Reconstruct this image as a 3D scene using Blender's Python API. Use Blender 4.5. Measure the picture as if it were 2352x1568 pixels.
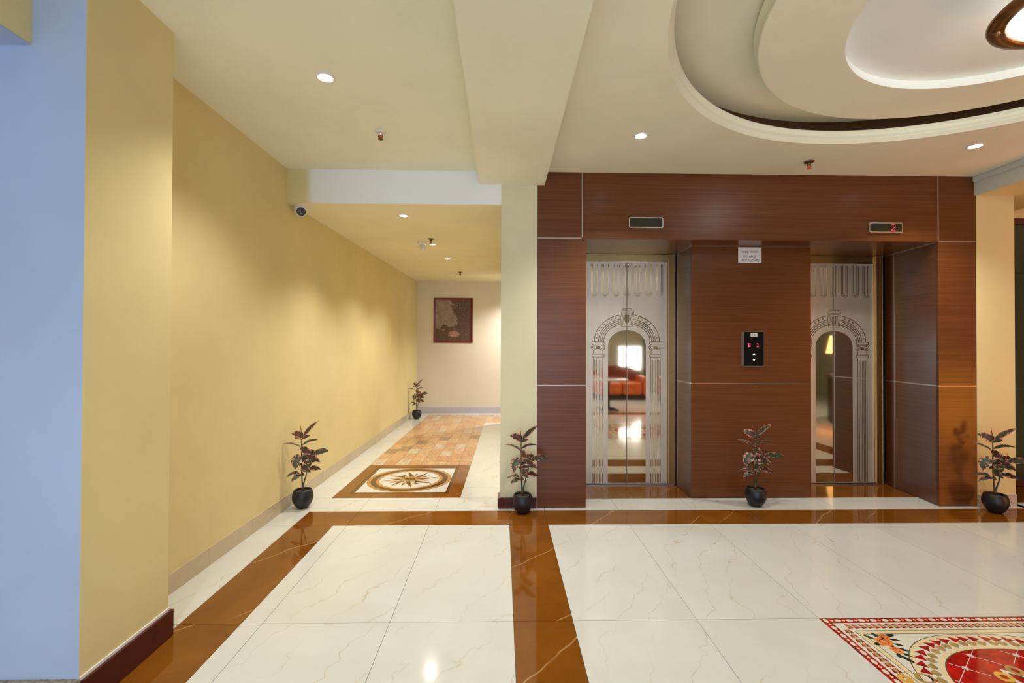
import bpy, bmesh, math, random
from mathutils import Vector, Matrix
random.seed(7)
PI = math.pi
scene = bpy.context.scene
C = scene.collection
for o in list(bpy.data.objects):
    bpy.data.objects.remove(o)

# ------------------------------------------------------------------ camera
CAM_H = 1.32
F_PX, YAW, PITCH, ROLL = 1062.0, 0.0216, 0.0091, 0.0035
cam_d = bpy.data.cameras.new('camera')
cam = bpy.data.objects.new('camera', cam_d)
C.objects.link(cam)
cam_d.sensor_fit = 'HORIZONTAL'
cam_d.sensor_width = 36.0
cam_d.lens = 36.0 * F_PX / 2352.0
cam_d.clip_start = 0.02
fwd = Vector((math.sin(YAW) * math.cos(PITCH), math.cos(YAW) * math.cos(PITCH), math.sin(PITCH)))
right = Vector((math.cos(YAW), -math.sin(YAW), 0))
up = right.cross(fwd)
r2 = right * math.cos(ROLL) + up * math.sin(ROLL)
u2 = -right * math.sin(ROLL) + up * math.cos(ROLL)
m = Matrix((r2, u2, -fwd)).transposed().to_4x4()
m.translation = Vector((0, 0, CAM_H))
cam.matrix_world = m
scene.camera = cam

# ------------------------------------------------------------------ world, exposure
vs = scene.view_settings
vs.view_transform = 'Standard'
vs.look = 'None'
vs.gamma = 1.0
vs.use_curve_mapping = False
vs.exposure = 0.10
world = bpy.data.worlds.new('world')
scene.world = world
world.use_nodes = True
bg = world.node_tree.nodes['Background']
bg.inputs[0].default_value = (0.62, 0.78, 1.0, 1)
bg.inputs[1].default_value = 1.0

# ------------------------------------------------------------------ large area lights: daylight through the glazing behind the camera
def area(name, loc, rot, sx, sy, power, col):
    d = bpy.data.lights.new(name, 'AREA')
    d.shape = 'RECTANGLE'
    d.size, d.size_y = sx, sy
    d.energy = power
    d.color = col
    o = bpy.data.objects.new(name, d)
    o.location = loc
    o.rotation_euler = rot
    C.objects.link(o)
    return o
area('daylight_front_glazing', (-.85, -4.18, 1.35), (PI / 2, 0, 0), 5.1, 2.1, 112, (0.55, 0.73, 1.0))

# ------------------------------------------------------------------ materials
M = {}
def new_mat(name):
    mt = bpy.data.materials.new(name)
    mt.use_nodes = True
    nt = mt.node_tree
    b = nt.nodes['Principled BSDF']
    M[name] = mt
    return mt, nt, b
def node(nt, typ, **kw):
    n = nt.nodes.new(typ)
    for k, v in kw.items():
        setattr(n, k, v)
    return n
def ramp(nt, fac, stops, interp='LINEAR'):
    r = node(nt, 'ShaderNodeValToRGB')
    r.color_ramp.interpolation = interp
    el = r.color_ramp.elements
    while len(el) > 1:
        el.remove(el[-1])
    el[0].position = stops[0][0]
    el[0].color = tuple(stops[0][1]) + (1,) if len(stops[0][1]) == 3 else stops[0][1]
    for p, c in stops[1:]:
        e = el.new(p)
        e.color = tuple(c) + (1,) if len(c) == 3 else c
    nt.links.new(fac, r.inputs[0])
    return r.outputs[0]
def coords(nt, scale=(1, 1, 1), kind='Object', rnd=0.0, rot=(0, 0, 0)):
    tc = node(nt, 'ShaderNodeTexCoord')
    mp = node(nt, 'ShaderNodeMapping')
    mp.inputs['Scale'].default_value = scale
    mp.inputs['Rotation'].default_value = rot
    src = tc.outputs[kind]
    if rnd:
        oi = node(nt, 'ShaderNodeObjectInfo')
        mu = node(nt, 'ShaderNodeMath', operation='MULTIPLY')
        mu.inputs[1].default_value = rnd
        nt.links.new(oi.outputs['Random'], mu.inputs[0])
        ad = node(nt, 'ShaderNodeVectorMath', operation='ADD')
        nt.links.new(src, ad.inputs[0])
        nt.links.new(mu.outputs[0], ad.inputs[1])
        src = ad.outputs[0]
    nt.links.new(src, mp.inputs[0])
    return mp.outputs[0]
def noise(nt, vec, scale, detail=4, rough=0.5, dist=0.0):
    n = node(nt, 'ShaderNodeTexNoise')
    n.inputs['Scale'].default_value = scale
    n.inputs['Detail'].default_value = detail
    n.inputs['Roughness'].default_value = rough
    n.inputs['Distortion'].default_value = dist
    nt.links.new(vec, n.inputs['Vector'])
    return n.outputs['Fac']
def mixc(nt, fac, a, b, mode='MIX'):
    x = node(nt, 'ShaderNodeMix', data_type='RGBA', blend_type=mode)
    for s, v in ((0, fac), (6, a), (7, b)):
        if isinstance(v, (int, float)):
            x.inputs[s].default_value = v
        elif isinstance(v, tuple):
            x.inputs[s].default_value = v if len(v) == 4 else v + (1,)
        else:
            nt.links.new(v, x.inputs[s])
    return x.outputs[2]
def bump(nt, b, h, strength=0.1, dist=0.01):
    bp = node(nt, 'ShaderNodeBump')
    bp.inputs['Strength'].default_value = strength
    bp.inputs['Distance'].default_value = dist
    nt.links.new(h, bp.inputs['Height'])
    nt.links.new(bp.outputs[0], b.inputs['Normal'])
def paint(name, c, var=0.06, rough=0.62, spec=0.3):
    mt, nt, b = new_mat(name)
    v = coords(nt)
    n = noise(nt, v, 1.3, 5, 0.6)
    lo = tuple(x * (1 - var) for x in c)
    hi = tuple(min(1, x * (1 + var)) for x in c)
    nt.links.new(ramp(nt, n, [(0.3, lo), (0.7, hi)]), b.inputs['Base Color'])
    b.inputs['Roughness'].default_value = rough
    b.inputs['Specular IOR Level'].default_value = spec
    bump(nt, b, noise(nt, v, 60, 3, 0.6), 0.04, 0.004)
    return mt
def plain(name, c, rough=0.5, metal=0.0, spec=0.5, var=0.05, nscale=30, em=None, es=0.0):
    mt, nt, b = new_mat(name)
    v = coords(nt)
    n = noise(nt, v, nscale, 3)
    lo = tuple(x * (1 - var) for x in c)
    hi = tuple(min(1, x * (1 + var)) for x in c)
    nt.links.new(ramp(nt, n, [(0.3, lo), (0.7, hi)]), b.inputs['Base Color'])
    b.inputs['Roughness'].default_value = rough
    b.inputs['Metallic'].default_value = metal
    b.inputs['Specular IOR Level'].default_value = spec
    if em:
        b.inputs['Emission Color'].default_value = em + (1,)
        b.inputs['Emission Strength'].default_value = es
    return mt

paint('wall_yellow', (0.74, 0.625, 0.315))
paint('wall_cream', (0.70, 0.64, 0.43))
paint('wall_peach', (0.75, 0.68, 0.56))
paint('wall_daylight_blue', (0.41, 0.485, 0.66), rough=0.5)  # blue cast of the daylight put into the paint
paint('ceiling_cream', (0.865, 0.845, 0.665))
paint('ceiling_corridor', (0.85, 0.79, 0.54))
paint('cove_white', (0.85, 0.88, 0.84))
paint('cove_brown', (0.10, 0.042, 0.015))
paint('lobby_wall', (0.42, 0.40, 0.30))
paint('cornice_grey', (0.62, 0.62, 0.54))
# header: white, blending to yellow at the wall end
mt, nt, b = new_mat('header_paint')
v = coords(nt)
sx = node(nt, 'ShaderNodeSeparateXYZ')
nt.links.new(v, sx.inputs[0])
mr = node(nt, 'ShaderNodeMapRange')
mr.inputs['From Min'].default_value = -1.60
mr.inputs['From Max'].default_value = -1.54
nt.links.new(sx.outputs[0], mr.inputs[0])
nt.links.new(mixc(nt, mr.outputs[0], (0.74, 0.625, 0.315), (0.88, 0.90, 0.90)), b.inputs['Base Color'])
b.inputs['Roughness'].default_value = 0.6

def marble(name, base, cloud, vein, rough=0.07, vthr=0.012, vscale=1.6, rnd=40.0, spec=0.5, dist=7.0, rot=0.45, vmask=(0.45, 0.62)):
    mt, nt, b = new_mat(name)
    v = coords(nt, rnd=rnd, rot=(0, 0, rot))
    big = noise(nt, v, 2.2, 5, 0.6, 0.6)
    c1 = ramp(nt, big, [(0.3, base), (0.7, cloud)])
    w = node(nt, 'ShaderNodeTexWave', wave_type='BANDS', bands_direction='X', wave_profile='TRI')
    w.inputs['Scale'].default_value = vscale
    w.inputs['Distortion'].default_value = dist
    w.inputs['Detail'].default_value = 4.0
    w.inputs['Detail Scale'].default_value = 1.1
    w.inputs['Detail Roughness'].default_value = 0.62
    nt.links.new(v, w.inputs['Vector'])
    vm = ramp(nt, w.outputs['Fac'], [(1.0 - 3.5 * vthr, (0, 0, 0)), (1.0 - vthr, (0.35,) * 3), (1.0 - vthr * .5, (1, 1, 1))])
    n3 = noise(nt, v, 2.6, 2)
    msk = ramp(nt, n3, [(vmask[0], (0.08,) * 3), (vmask[1], (1, 1, 1))])
    vv = mixc(nt, 1.0, vm, msk, 'MULTIPLY')
    nt.links.new(mixc(nt, vv, c1, vein), b.inputs['Base Color'])
    b.inputs['Roughness'].default_value = rough
    b.inputs['Specular IOR Level'].default_value = spec
    return mt
marble('marble_cream', (0.625, 0.622, 0.56), (0.68, 0.68, 0.63), (0.53, 0.445, 0.31), vthr=0.020, vscale=1.7, dist=9.0, vmask=(0.40, 0.62), rough=0.115)
marble('marble_brown', (0.16, 0.047, 0.003), (0.245, 0.082, 0.006), (0.50, 0.30, 0.14), vthr=0.006, vscale=0.55, dist=2.2, rot=0.8, rough=0.06, vmask=(0.40, 0.5))
marble('marble_dark', (0.10, 0.038, 0.006), (0.14, 0.055, 0.010), (0.2, 0.09, 0.03), vthr=0.004)
marble('marble_gold', (0.42, 0.20, 0.045), (0.50, 0.25, 0.06), (0.6, 0.4, 0.2), vthr=0.004)
marble('marble_beige', (0.60, 0.45, 0.28), (0.68, 0.54, 0.36), (0.5, 0.36, 0.2), vthr=0.006)
marble('marble_skirting', (0.50, 0.39, 0.24), (0.58, 0.47, 0.30), (0.42, 0.3, 0.18), rough=0.2)
marble('marble_grey', (0.46, 0.42, 0.48), (0.54, 0.50, 0.52), (0.4, 0.35, 0.4), rough=0.15)
marble('marble_maroon', (0.055, 0.006, 0.006), (0.085, 0.012, 0.010), (0.15, 0.03, 0.02), rough=0.12)
plain('grout', (0.40, 0.36, 0.29), 0.8)
plain('rubble_stone', (0.30, 0.25, 0.18), 0.85, var=0.5, nscale=90)
mt, nt, b = new_mat('granite_base')
v = coords(nt)
nt.links.new(ramp(nt, noise(nt, v, 90, 5, 0.7), [(0.35, (0.16, 0.08, 0.05)), (0.45, (0.50, 0.42, 0.34)), (0.6, (0.62, 0.55, 0.48)), (0.72, (0.36, 0.2, 0.13))]), b.inputs['Base Color'])
b.inputs['Roughness'].default_value = 0.6

# timber laminate, grain runs sideways
mt, nt, b = new_mat('timber')
v = coords(nt, scale=(1.4, 1.4, 95), rnd=9.0)
n1 = noise(nt, v, 1.0, 6, 0.65, 0.2)
v2 = coords(nt, scale=(5, 5, 420), rnd=5.0)
n2 = noise(nt, v2, 1.0, 3, 0.6)
c1 = ramp(nt, n1, [(0.28, (0.105, 0.029, 0.0062)), (0.5, (0.150, 0.044, 0.010)), (0.74, (0.200, 0.063, 0.015))])
c2 = mixc(nt, 0.35, c1, ramp(nt, n2, [(0.3, (0.30,) * 3), (0.7, (1, 1, 1))]), 'MULTIPLY')
nt.links.new(c2, b.inputs['Base Color'])
b.inputs['Roughness'].default_value = 0.29
b.inputs['Specular IOR Level'].default_value = 0.38
# wood-look floor tile, colour by piece
mt, nt, b = new_mat('plank_print')
oi = node(nt, 'ShaderNodeObjectInfo')
base = ramp(nt, oi.outputs['Random'], [(0.0, (0.58, 0.34, 0.16)), (0.3, (0.64, 0.40, 0.20)), (0.55, (0.56, 0.29, 0.14)), (0.72, (0.60, 0.48, 0.33)), (0.82, (0.60, 0.36, 0.18)), (0.90, (0.36, 0.22, 0.12))], 'CONSTANT')
v = coords(nt, scale=(9, 2.4, 1), rnd=30.0)
g = ramp(nt, noise(nt, v, 3.0, 6, 0.65, 1.2), [(0.3, (0.55,) * 3), (0.6, (1.12,) * 3)])
nt.links.new(mixc(nt, 0.75, base, g, 'MULTIPLY'), b.inputs['Base Color'])
b.inputs['Roughness'].default_value = 0.22

# metals
mt, nt, b = new_mat('satin_steel')
v = coords(nt, scale=(1, 1, 0.6))
nt.links.new(ramp(nt, noise(nt, v, 5, 4), [(0.3, (0.64, 0.54, 0.43)), (0.7, (0.74, 0.64, 0.52))]), b.inputs['Base Color'])
b.inputs['Metallic'].default_value = 0.72
b.inputs['Roughness'].default_value = 0.44
plain('mirror_steel', (0.80, 0.70, 0.56), 0.035, 1.0, var=0.01)
plain('jamb_steel', (0.58, 0.36, 0.15), 0.3, 1.0)
plain('header_steel', (0.66, 0.50, 0.24), 0.22, 1.0)
plain('chrome', (0.78, 0.76, 0.74), 0.15, 1.0)
plain('strip_metal', (0.42, 0.34, 0.30), 0.35, 0.6)
plain('sill_metal', (0.6, 0.6, 0.6), 0.3, 1.0)
plain('seam_dark', (0.02, 0.015, 0.015), 0.5)
plain('display_glass', (0.018, 0.022, 0.012), 0.08)
plain('black_gloss', (0.006, 0.005, 0.006), 0.05)
plain('red_led', (0.6, 0.01, 0.04), 0.5, em=(1.0, 0.03, 0.10), es=2.2)
plain('white_led', (0.8, 0.8, 0.9), 0.5, em=(0.9, 0.92, 1.0), es=0.9)
plain('paper', (0.80, 0.78, 0.74), 0.7)
plain('ink', (0.03, 0.025, 0.03), 0.7)
plain('logo_red', (0.55, 0.02, 0.02), 0.5)
plain('white_plastic', (0.78, 0.76, 0.70), 0.35)
plain('lens_black', (0.004, 0.003, 0.006), 0.35)
plain('lens_grey', (0.09, 0.07, 0.06), 0.08)
plain('lamp_disc', (1, 1, 1), 0.5, em=(1.0, 0.98, 0.94), es=14.0)
plain('lamp_bowl', (1, 1, 1), 0.4, em=(1.0, 0.97, 0.90), es=3.5)
plain('bronze', (0.26, 0.13, 0.045), 0.3, 0.8, var=0.35, nscale=14)
plain('brass_orange', (0.62, 0.10, 0.02), 0.35)
plain('brass_dark', (0.16, 0.10, 0.05), 0.35, 0.9)
plain('pot_black', (0.012, 0.012, 0.014), 0.42)
plain('soil', (0.075, 0.045, 0.032), 0.95, var=0.5, nscale=180)
plain('frame_maroon', (0.16, 0.018, 0.018), 0.22)
plain('frame_brown', (0.10, 0.030, 0.018), 0.3)
plain('glass_green', (0.045, 0.055, 0.028), 0.06)
plain('leather_orange', (0.55, 0.12, 0.03), 0.35, var=0.15, nscale=8)
plain('leather_brown', (0.22, 0.055, 0.03), 0.35, var=0.2, nscale=8)
plain('base_black', (0.012, 0.010, 0.008), 0.5)
plain('table_top', (0.62, 0.66, 0.66), 0.1)
plain('curtain_blue', (0.05, 0.07, 0.09), 0.9)
plain('frame_white', (0.75, 0.75, 0.73), 0.5)
plain('shade_warm', (0.9, 0.62, 0.28), 0.7, em=(1.0, 0.60, 0.20), es=2.6)
plain('shade_amber', (0.9, 0.45, 0.12), 0.7, em=(1.0, 0.33, 0.03), es=13.0)  # shade of the added lantern, bright enough to tint the timber panel
plain('desk_wood', (0.075, 0.020, 0.008), 0.3, var=0.3, nscale=9)
plain('rug_red', (0.36, 0.012, 0.008), 0.07, var=0.55, nscale=26)
plain('rug_crimson', (0.42, 0.008, 0.006), 0.07, var=0.45, nscale=14)
plain('rug_white', (0.72, 0.70, 0.58), 0.07)
plain('rug_cream', (0.78, 0.64, 0.38), 0.07)
plain('rug_gold', (0.42, 0.28, 0.10), 0.12, var=0.3)
plain('rug_yellow', (0.70, 0.38, 0.06), 0.1, var=0.2)
plain('rug_orange', (0.78, 0.26, 0.07), 0.1, var=0.35, nscale=60)
plain('rug_line', (0.10, 0.09, 0.05), 0.1)
plain('rug_leaf', (0.022, 0.030, 0.016), 0.1, var=0.5, nscale=120)
plain('rug_silver', (0.70, 0.66, 0.60), 0.15)
plain('stem_green', (0.035, 0.045, 0.014), 0.55)
plain('stem_brown', (0.14, 0.07, 0.025), 0.6, var=0.3, nscale=60)
plain('sheath_red', (0.38, 0.02, 0.02), 0.45)
# window glass
mt, nt, b = new_mat('window_glass')
b.inputs['Base Color'].default_value = (1, 1, 1, 1)
b.inputs['Transmission Weight'].default_value = 1.0
b.inputs['Roughness'].default_value = 0.0
b.inputs['IOR'].default_value = 1.02
# variegated leaf: green middle, salmon edge, red midrib (uv: x across -1..1 mapped to 0..1, y along)
for nm, gcol in (('leaf_green', (0.026, 0.078, 0.038)), ('leaf_bronze', (0.048, 0.046, 0.028))):
    mt, nt, b = new_mat(nm)
    tc = node(nt, 'ShaderNodeTexCoord')
    sp = node(nt, 'ShaderNodeSeparateXYZ')
    nt.links.new(tc.outputs['UV'], sp.inputs[0])
    ma = node(nt, 'ShaderNodeMath', operation='MULTIPLY_ADD')
    ma.inputs[1].default_value = 2.0
    ma.inputs[2].default_value = -1.0
    nt.links.new(sp.outputs[0], ma.inputs[0])
    ab = node(nt, 'ShaderNodeMath', operation='ABSOLUTE')
    nt.links.new(ma.outputs[0], ab.inputs[0])
    v = coords(nt, kind='Object')
    nz = noise(nt, v, 46, 3, 0.6)
    ad = node(nt, 'ShaderNodeMath', operation='MULTIPLY_ADD')
    ad.inputs[1].default_value = 3.8
    nt.links.new(nz, ad.inputs[0])
    nt.links.new(ab.outputs[0], ad.inputs[2])
    edge = ramp(nt, ad.outputs[0], [(0.0, (0, 0, 0)), (0.01, (0, 0, 0))])
    gt = node(nt, 'ShaderNodeMapRange')
    gt.inputs['From Min'].default_value = 2.64
    gt.inputs['From Max'].default_value = 2.74
    nt.links.new(ad.outputs[0], gt.inputs[0])
    n2 = noise(nt, v, 120, 2)
    gg = mixc(nt, n2, tuple(x * 0.6 for x in gcol), tuple(x * 1.5 for x in gcol))
    c1 = mixc(nt, gt.outputs[0], gg, (0.72, 0.27, 0.20))
    lt = node(nt, 'ShaderNodeMath', operation='LESS_THAN')
    lt.inputs[1].default_value = 0.07
    nt.links.new(ab.outputs[0], lt.inputs[0])
    nt.links.new(mixc(nt, lt.outputs[0], c1, (0.34, 0.04, 0.04)), b.inputs['Base Color'])
    b.inputs['Roughness'].default_value = 0.42
# generic landscape for the framed picture: mauve sky, brown trees, dark hill, a pink heath patch
mt, nt, b = new_mat('picture_print')
tc = node(nt, 'ShaderNodeTexCoord')
sp = node(nt, 'ShaderNodeSeparateXYZ')
nt.links.new(tc.outputs['UV'], sp.inputs[0])
mp = node(nt, 'ShaderNodeMapping')
mp.inputs['Scale'].default_value = (3.2, 4.0, 1)
nt.links.new(tc.outputs['UV'], mp.inputs[0])
nz = noise(nt, mp.outputs[0], 1.6, 6, 0.62)
nzf = noise(nt, mp.outputs[0], 7.0, 5, 0.7)
sky = ramp(nt, nz, [(0.3, (0.20, 0.135, 0.10)), (0.65, (0.36, 0.26, 0.20))])
tree = ramp(nt, nzf, [(0.3, (0.045, 0.018, 0.006)), (0.55, (0.11, 0.05, 0.015)), (0.72, (0.26, 0.14, 0.05))])
def lin(a, bb, c, x, y, extra=None, k=0.0):
    m1 = node(nt, 'ShaderNodeMath', operation='MULTIPLY_ADD')
    m1.inputs[1].default_value = a
    m1.inputs[2].default_value = c
    nt.links.new(x, m1.inputs[0])
    m2 = node(nt, 'ShaderNodeMath', operation='MULTIPLY_ADD')
    m2.inputs[1].default_value = bb
    nt.links.new(y, m2.inputs[0])
    nt.links.new(m1.outputs[0], m2.inputs[2])
    o = m2.outputs[0]
    if extra is not None:
        m3 = node(nt, 'ShaderNodeMath', operation='MULTIPLY_ADD')
        m3.inputs[1].default_value = k
        nt.links.new(extra, m3.inputs[0])
        nt.links.new(o, m3.inputs[2])
        o = m3.outputs[0]
    return o
def step(o, w=0.05):
    r = node(nt, 'ShaderNodeMapRange')
    r.inputs['From Min'].default_value = 0
    r.inputs['From Max'].default_value = w
    nt.links.new(o, r.inputs[0])
    return r.outputs[0]
X, Y = sp.outputs[0], sp.outputs[1]
c = mixc(nt, step(lin(1.9, 0.5, -2.15, X, Y, nz, 1.6)), sky, tree)
c = mixc(nt, step(lin(0.15, -1.6, -0.20, X, Y, nz, 1.5)), c, tree)
rad = node(nt, 'ShaderNodeVectorMath', operation='DISTANCE')
mpp = node(nt, 'ShaderNodeMapping')
mpp.inputs['Scale'].default_value = (1.0, 1.9, 1)
mpp.inputs['Rotation'].default_value = (0, 0, -0.5)
nt.links.new(tc.outputs['UV'], mpp.inputs[0])
nt.links.new(mpp.outputs[0], rad.inputs[0])
rad.inputs[1].default_value = (0.60, 0.02, 0)
dd = node(nt, 'ShaderNodeMath', operation='MULTIPLY_ADD')
dd.inputs[1].default_value = -1.0
dd.inputs[2].default_value = 0.17
nt.links.new(rad.outputs['Value'], dd.inputs[0])
d3 = node(nt, 'ShaderNodeMath', operation='MULTIPLY_ADD')
d3.inputs[1].default_value = 0.25
nt.links.new(nzf, d3.inputs[0])
nt.links.new(dd.outputs[0], d3.inputs[2])
d4 = node(nt, 'ShaderNodeMath', operation='ADD')
d4.inputs[1].default_value = -0.125
nt.links.new(d3.outputs[0], d4.inputs[0])
pink = ramp(nt, nzf, [(0.35, (0.30, 0.11, 0.06)), (0.6, (0.50, 0.26, 0.18))])
c = mixc(nt, step(d4.outputs[0], 0.06), c, pink)
nt.links.new(c, b.inputs['Base Color'])
b.inputs['Roughness'].default_value = 0.4

# ------------------------------------------------------------------ mesh helpers
def link(name, me, mat, parent=None, smooth=False, label=None):
    me.name = name
    o = bpy.data.objects.new(name, me)
    C.objects.link(o)
    if mat:
        me.materials.clear()
        me.materials.append(M[mat])
    if parent:
        o.parent = parent
    if smooth:
        for p in me.polygons:
            p.use_smooth = True
    if label:
        o['label'] = label
    return o
def mesh(name, vs_, fs, mat, parent=None, smooth=False, label=None):
    me = bpy.data.meshes.new(name)
    me.from_pydata([tuple(v) for v in vs_], [], fs)
    me.validate()
    bm = bmesh.new()
    bm.from_mesh(me)
    bmesh.ops.recalc_face_normals(bm, faces=bm.faces)
    bm.to_mesh(me)
    bm.free()
    return link(name, me, mat, parent, smooth, label)
def frombm(name, bm, mat, parent=None, smooth=False, label=None):
    bmesh.ops.recalc_face_normals(bm, faces=bm.faces)
    me = bpy.data.meshes.new(name)
    bm.to_mesh(me)
    bm.free()
    return link(name, me, mat, parent, smooth, label)
def bm_box(bm, x0, x1, y0, y1, z0, z1):
    v = [bm.verts.new(p) for p in ((x0, y0, z0), (x1, y0, z0), (x1, y1, z0), (x0, y1, z0), (x0, y0, z1), (x1, y0, z1), (x1, y1, z1), (x0, y1, z1))]
    fs = [bm.faces.new([v[i] for i in f]) for f in ((0, 3, 2, 1), (4, 5, 6, 7), (0, 1, 5, 4), (1, 2, 6, 5), (2, 3, 7, 6), (3, 0, 4, 7))]
    return v
def box(name, x0, x1, y0, y1, z0, z1, mat, parent=None, bev=0.0, label=None, seg=1):
    bm = bmesh.new()
    bm_box(bm, x0, x1, y0, y1, z0, z1)
    if bev:
        bmesh.ops.bevel(bm, geom=list(bm.edges), offset=bev, segments=seg, affect='EDGES', profile=0.5)
    return frombm(name, bm, mat, parent, label=label)
def bm_prism(bm, pts, z0, z1, axis='z', off=0.0):
    """extrude a flat polygon; axis z: pts are x,y; axis y: pts are x,z between y=z0 and y=z1"""
    n = len(pts)
    if axis == 'z':
        a = [bm.verts.new((p[0], p[1], z0)) for p in pts]
        b_ = [bm.verts.new((p[0], p[1], z1)) for p in pts]
    else:
        a = [bm.verts.new((p[0], z0, p[1])) for p in pts]
        b_ = [bm.verts.new((p[0], z1, p[1])) for p in pts]
    bm.faces.new(a)
    bm.faces.new(b_)
    for i in range(n):
        bm.faces.new((a[i], a[(i + 1) % n], b_[(i + 1) % n], b_[i]))
def prism(name, pts, z0, z1, mat, parent=None, axis='z', label=None, smooth=False):
    bm = bmesh.new()
    bm_prism(bm, pts, z0, z1, axis)
    return frombm(name, bm, mat, parent, smooth, label)
def lathe_data(prof, n=32, cx=0, cy=0, cap=True):
    vs_, fs = [], []
    for r, z in prof:
        for i in range(n):
            a = 2 * PI * i / n
            vs_.append((cx + r * math.cos(a), cy + r * math.sin(a), z))
    for k in range(len(prof) - 1):
        for i in range(n):
            j = (i + 1) % n
            fs.append((k * n + i, k * n + j, (k + 1) * n + j, (k + 1) * n + i))
    if cap:
        if prof[0][0] > 1e-6:
            fs.append(tuple(range(n)))
        if prof[-1][0] > 1e-6:
            fs.append(tuple((len(prof) - 1) * n + i for i in range(n)))
    return vs_, fs
def lathe(name, prof, mat, parent=None, n=32, cx=0, cy=0, cap=True, smooth=True, label=None):
    v, f = lathe_data(prof, n, cx, cy, cap)
    return mesh(name, v, f, mat, parent, smooth, label)
def bm_tube(bm, pts, rad, n=8, cap=True):
    rings = []
    for i, p in enumerate(pts):
        p = Vector(p)
        d = (Vector(pts[min(i + 1, len(pts) - 1)]) - Vector(pts[max(i - 1, 0)])).normalized()
        a = d.orthogonal().normalized() if i == 0 else (prev - d * prev.dot(d)).normalized()
        prev = a
        bb = d.cross(a)
        r = rad[i] if isinstance(rad, (list, tuple)) else rad
        rings.append([bm.verts.new(p + (a * math.cos(2 * PI * k / n) + bb * math.sin(2 * PI * k / n)) * r) for k in range(n)])
    for i in range(len(rings) - 1):
        for k in range(n):
            bm.faces.new((rings[i][k], rings[i][(k + 1) % n], rings[i + 1][(k + 1) % n], rings[i + 1][k]))
    if cap:
        bm.faces.new(rings[0])
        bm.faces.new(rings[-1])
def tube(name, pts, rad, mat, parent=None, n=8, label=None):
    bm = bmesh.new()
    bm_tube(bm, pts, rad, n)
    return frombm(name, bm, mat, parent, True, label)
def tag(o, label=None, cat=None, group=None, kind=None):
    if label:
        o['label'] = label
    if cat:
        o['category'] = cat
    if group:
        o['group'] = group
    if kind:
        o['kind'] = kind
    return o
def empty(name, loc=(0, 0, 0), rz=0.0, label=None, cat=None, group=None, kind=None):
    o = bpy.data.objects.new(name, None)
    o.empty_display_size = 0.1
    o.location = loc
    o.rotation_euler = (0, 0, rz)
    C.objects.link(o)
    return tag(o, label, cat, group, kind)
def copy_tree(o, parent=None):
    c = o.copy()
    C.objects.link(c)
    c.parent = parent
    for ch in list(o.children):
        copy_tree(ch, c)
    return c
def text_mesh(body, size, align='LEFT', extrude=0.0):
    cu = bpy.data.curves.new('lettering', 'FONT')
    cu.body = body
    cu.size = size
    cu.align_x = align
    cu.extrude = extrude
    cu.resolution_u = 3
    t = bpy.data.objects.new('lettering', cu)
    C.objects.link(t)
    dg = bpy.context.evaluated_depsgraph_get()
    me = bpy.data.meshes.new_from_object(t.evaluated_get(dg))
    bpy.data.objects.remove(t)
    bpy.data.curves.remove(cu)
    return me
def text_on_wall(name, body, size, x, y, z, mat, parent, align='LEFT', sx=1.0, width=None):
    """lettering facing -y, baseline at z"""
    me = text_mesh(body, size, align, 0.0004)
    if width:
        sx = width / (max(v.co.x for v in me.vertices) - min(v.co.x for v in me.vertices))
    for v in me.vertices:
        a, b_, c_ = v.co
        v.co = (x + a * sx, y - c_, z + b_)
    return link(name, me, mat, parent)

# ------------------------------------------------------------------ dimensions
ZC = 2.745           # ceiling
ZB = 2.635           # long beam soffit
YF = 3.77            # plane of the lift surround
YP = 4.0             # pier between the lifts
YD = 4.39            # lift doors
Y1, Y2, Y3, Y4 = 3.42, 3.71, 2.227, 1.027
XA, XB, XC, XE, XF = -1.52, -1.231, -1.13, 0.0603, 0.3454
def lw(y):            # left wall leans slightly inwards with depth
    return -1.762 + (y - 2.49) * 0.0155
def sh(x, y):         # the corridor floor follows the wall
    return x + 0.0155 * max(0.0, y - 4.04)
YEND = 9.07
def zk(y):            # corridor ceiling
    return 2.473 + (y - YF) * 0.019

# ------------------------------------------------------------------ floor
floor = tag(box('floor', -4.2, 9.2, -4.4, 9.3, -0.08, -0.006, 'grout'), 'polished cream marble floor with brown marble bands', 'floor', kind='structure')
G = 0.0012
def tile(x0, x1, y0, y1, mat, name='floor_tile', skew=False, parent=floor):
    p = [(x0 + G, y0 + G), (x1 - G, y0 + G), (x1 - G, y1 - G), (x0 + G, y1 - G)]
    if skew:
        p = [(sh(a, b_), b_) for a, b_ in p]
    return prism(name, p, -0.007, 0.0, mat, parent)
# bays left of the middle band
for (a, b_) in ((Y3, Y1), (Y4, Y3), (-0.07, Y4)):
    for (x0, x1) in ((XB, XC), (XC, XC + .6), (XC + .6, XE)):
        tile(x0, x1, a, b_, 'marble_cream')
    tile(XA, XB, a, b_, 'marble_brown', 'band_tile')
    tile(XE, XF, a, b_, 'marble_brown', 'band_tile')
    tile(4.06, 4.35, a, b_, 'marble_brown', 'band_tile')
    tile(-1.80, XA, a, b_, 'marble_cream')
# bays right of it
for k in range(7):
    x0, x1 = XF + .6 * k, min(XF + .6 * (k + 1), 4.06)
    for (a, b_) in ((Y3, Y1), (Y4, Y3), (-0.07, Y4)):
        if (a == Y4) and k in (2, 3):
            continue
        tile(x0, x1, a, b_, 'marble_cream')
# cross bands
for (a, b_) in ((Y1, Y2), (-0.36, -0.07)):
    xs = [XA, XC, XE, XF, XF + 1.2, XF + 2.4, XF + 3.6, 4.35]
    for i in range(len(xs) - 1):
        tile(xs[i], xs[i + 1], a, b_, 'marble_brown', 'band_tile')
    tile(-1.80, XA, a, b_, 'marble_cream')
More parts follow.
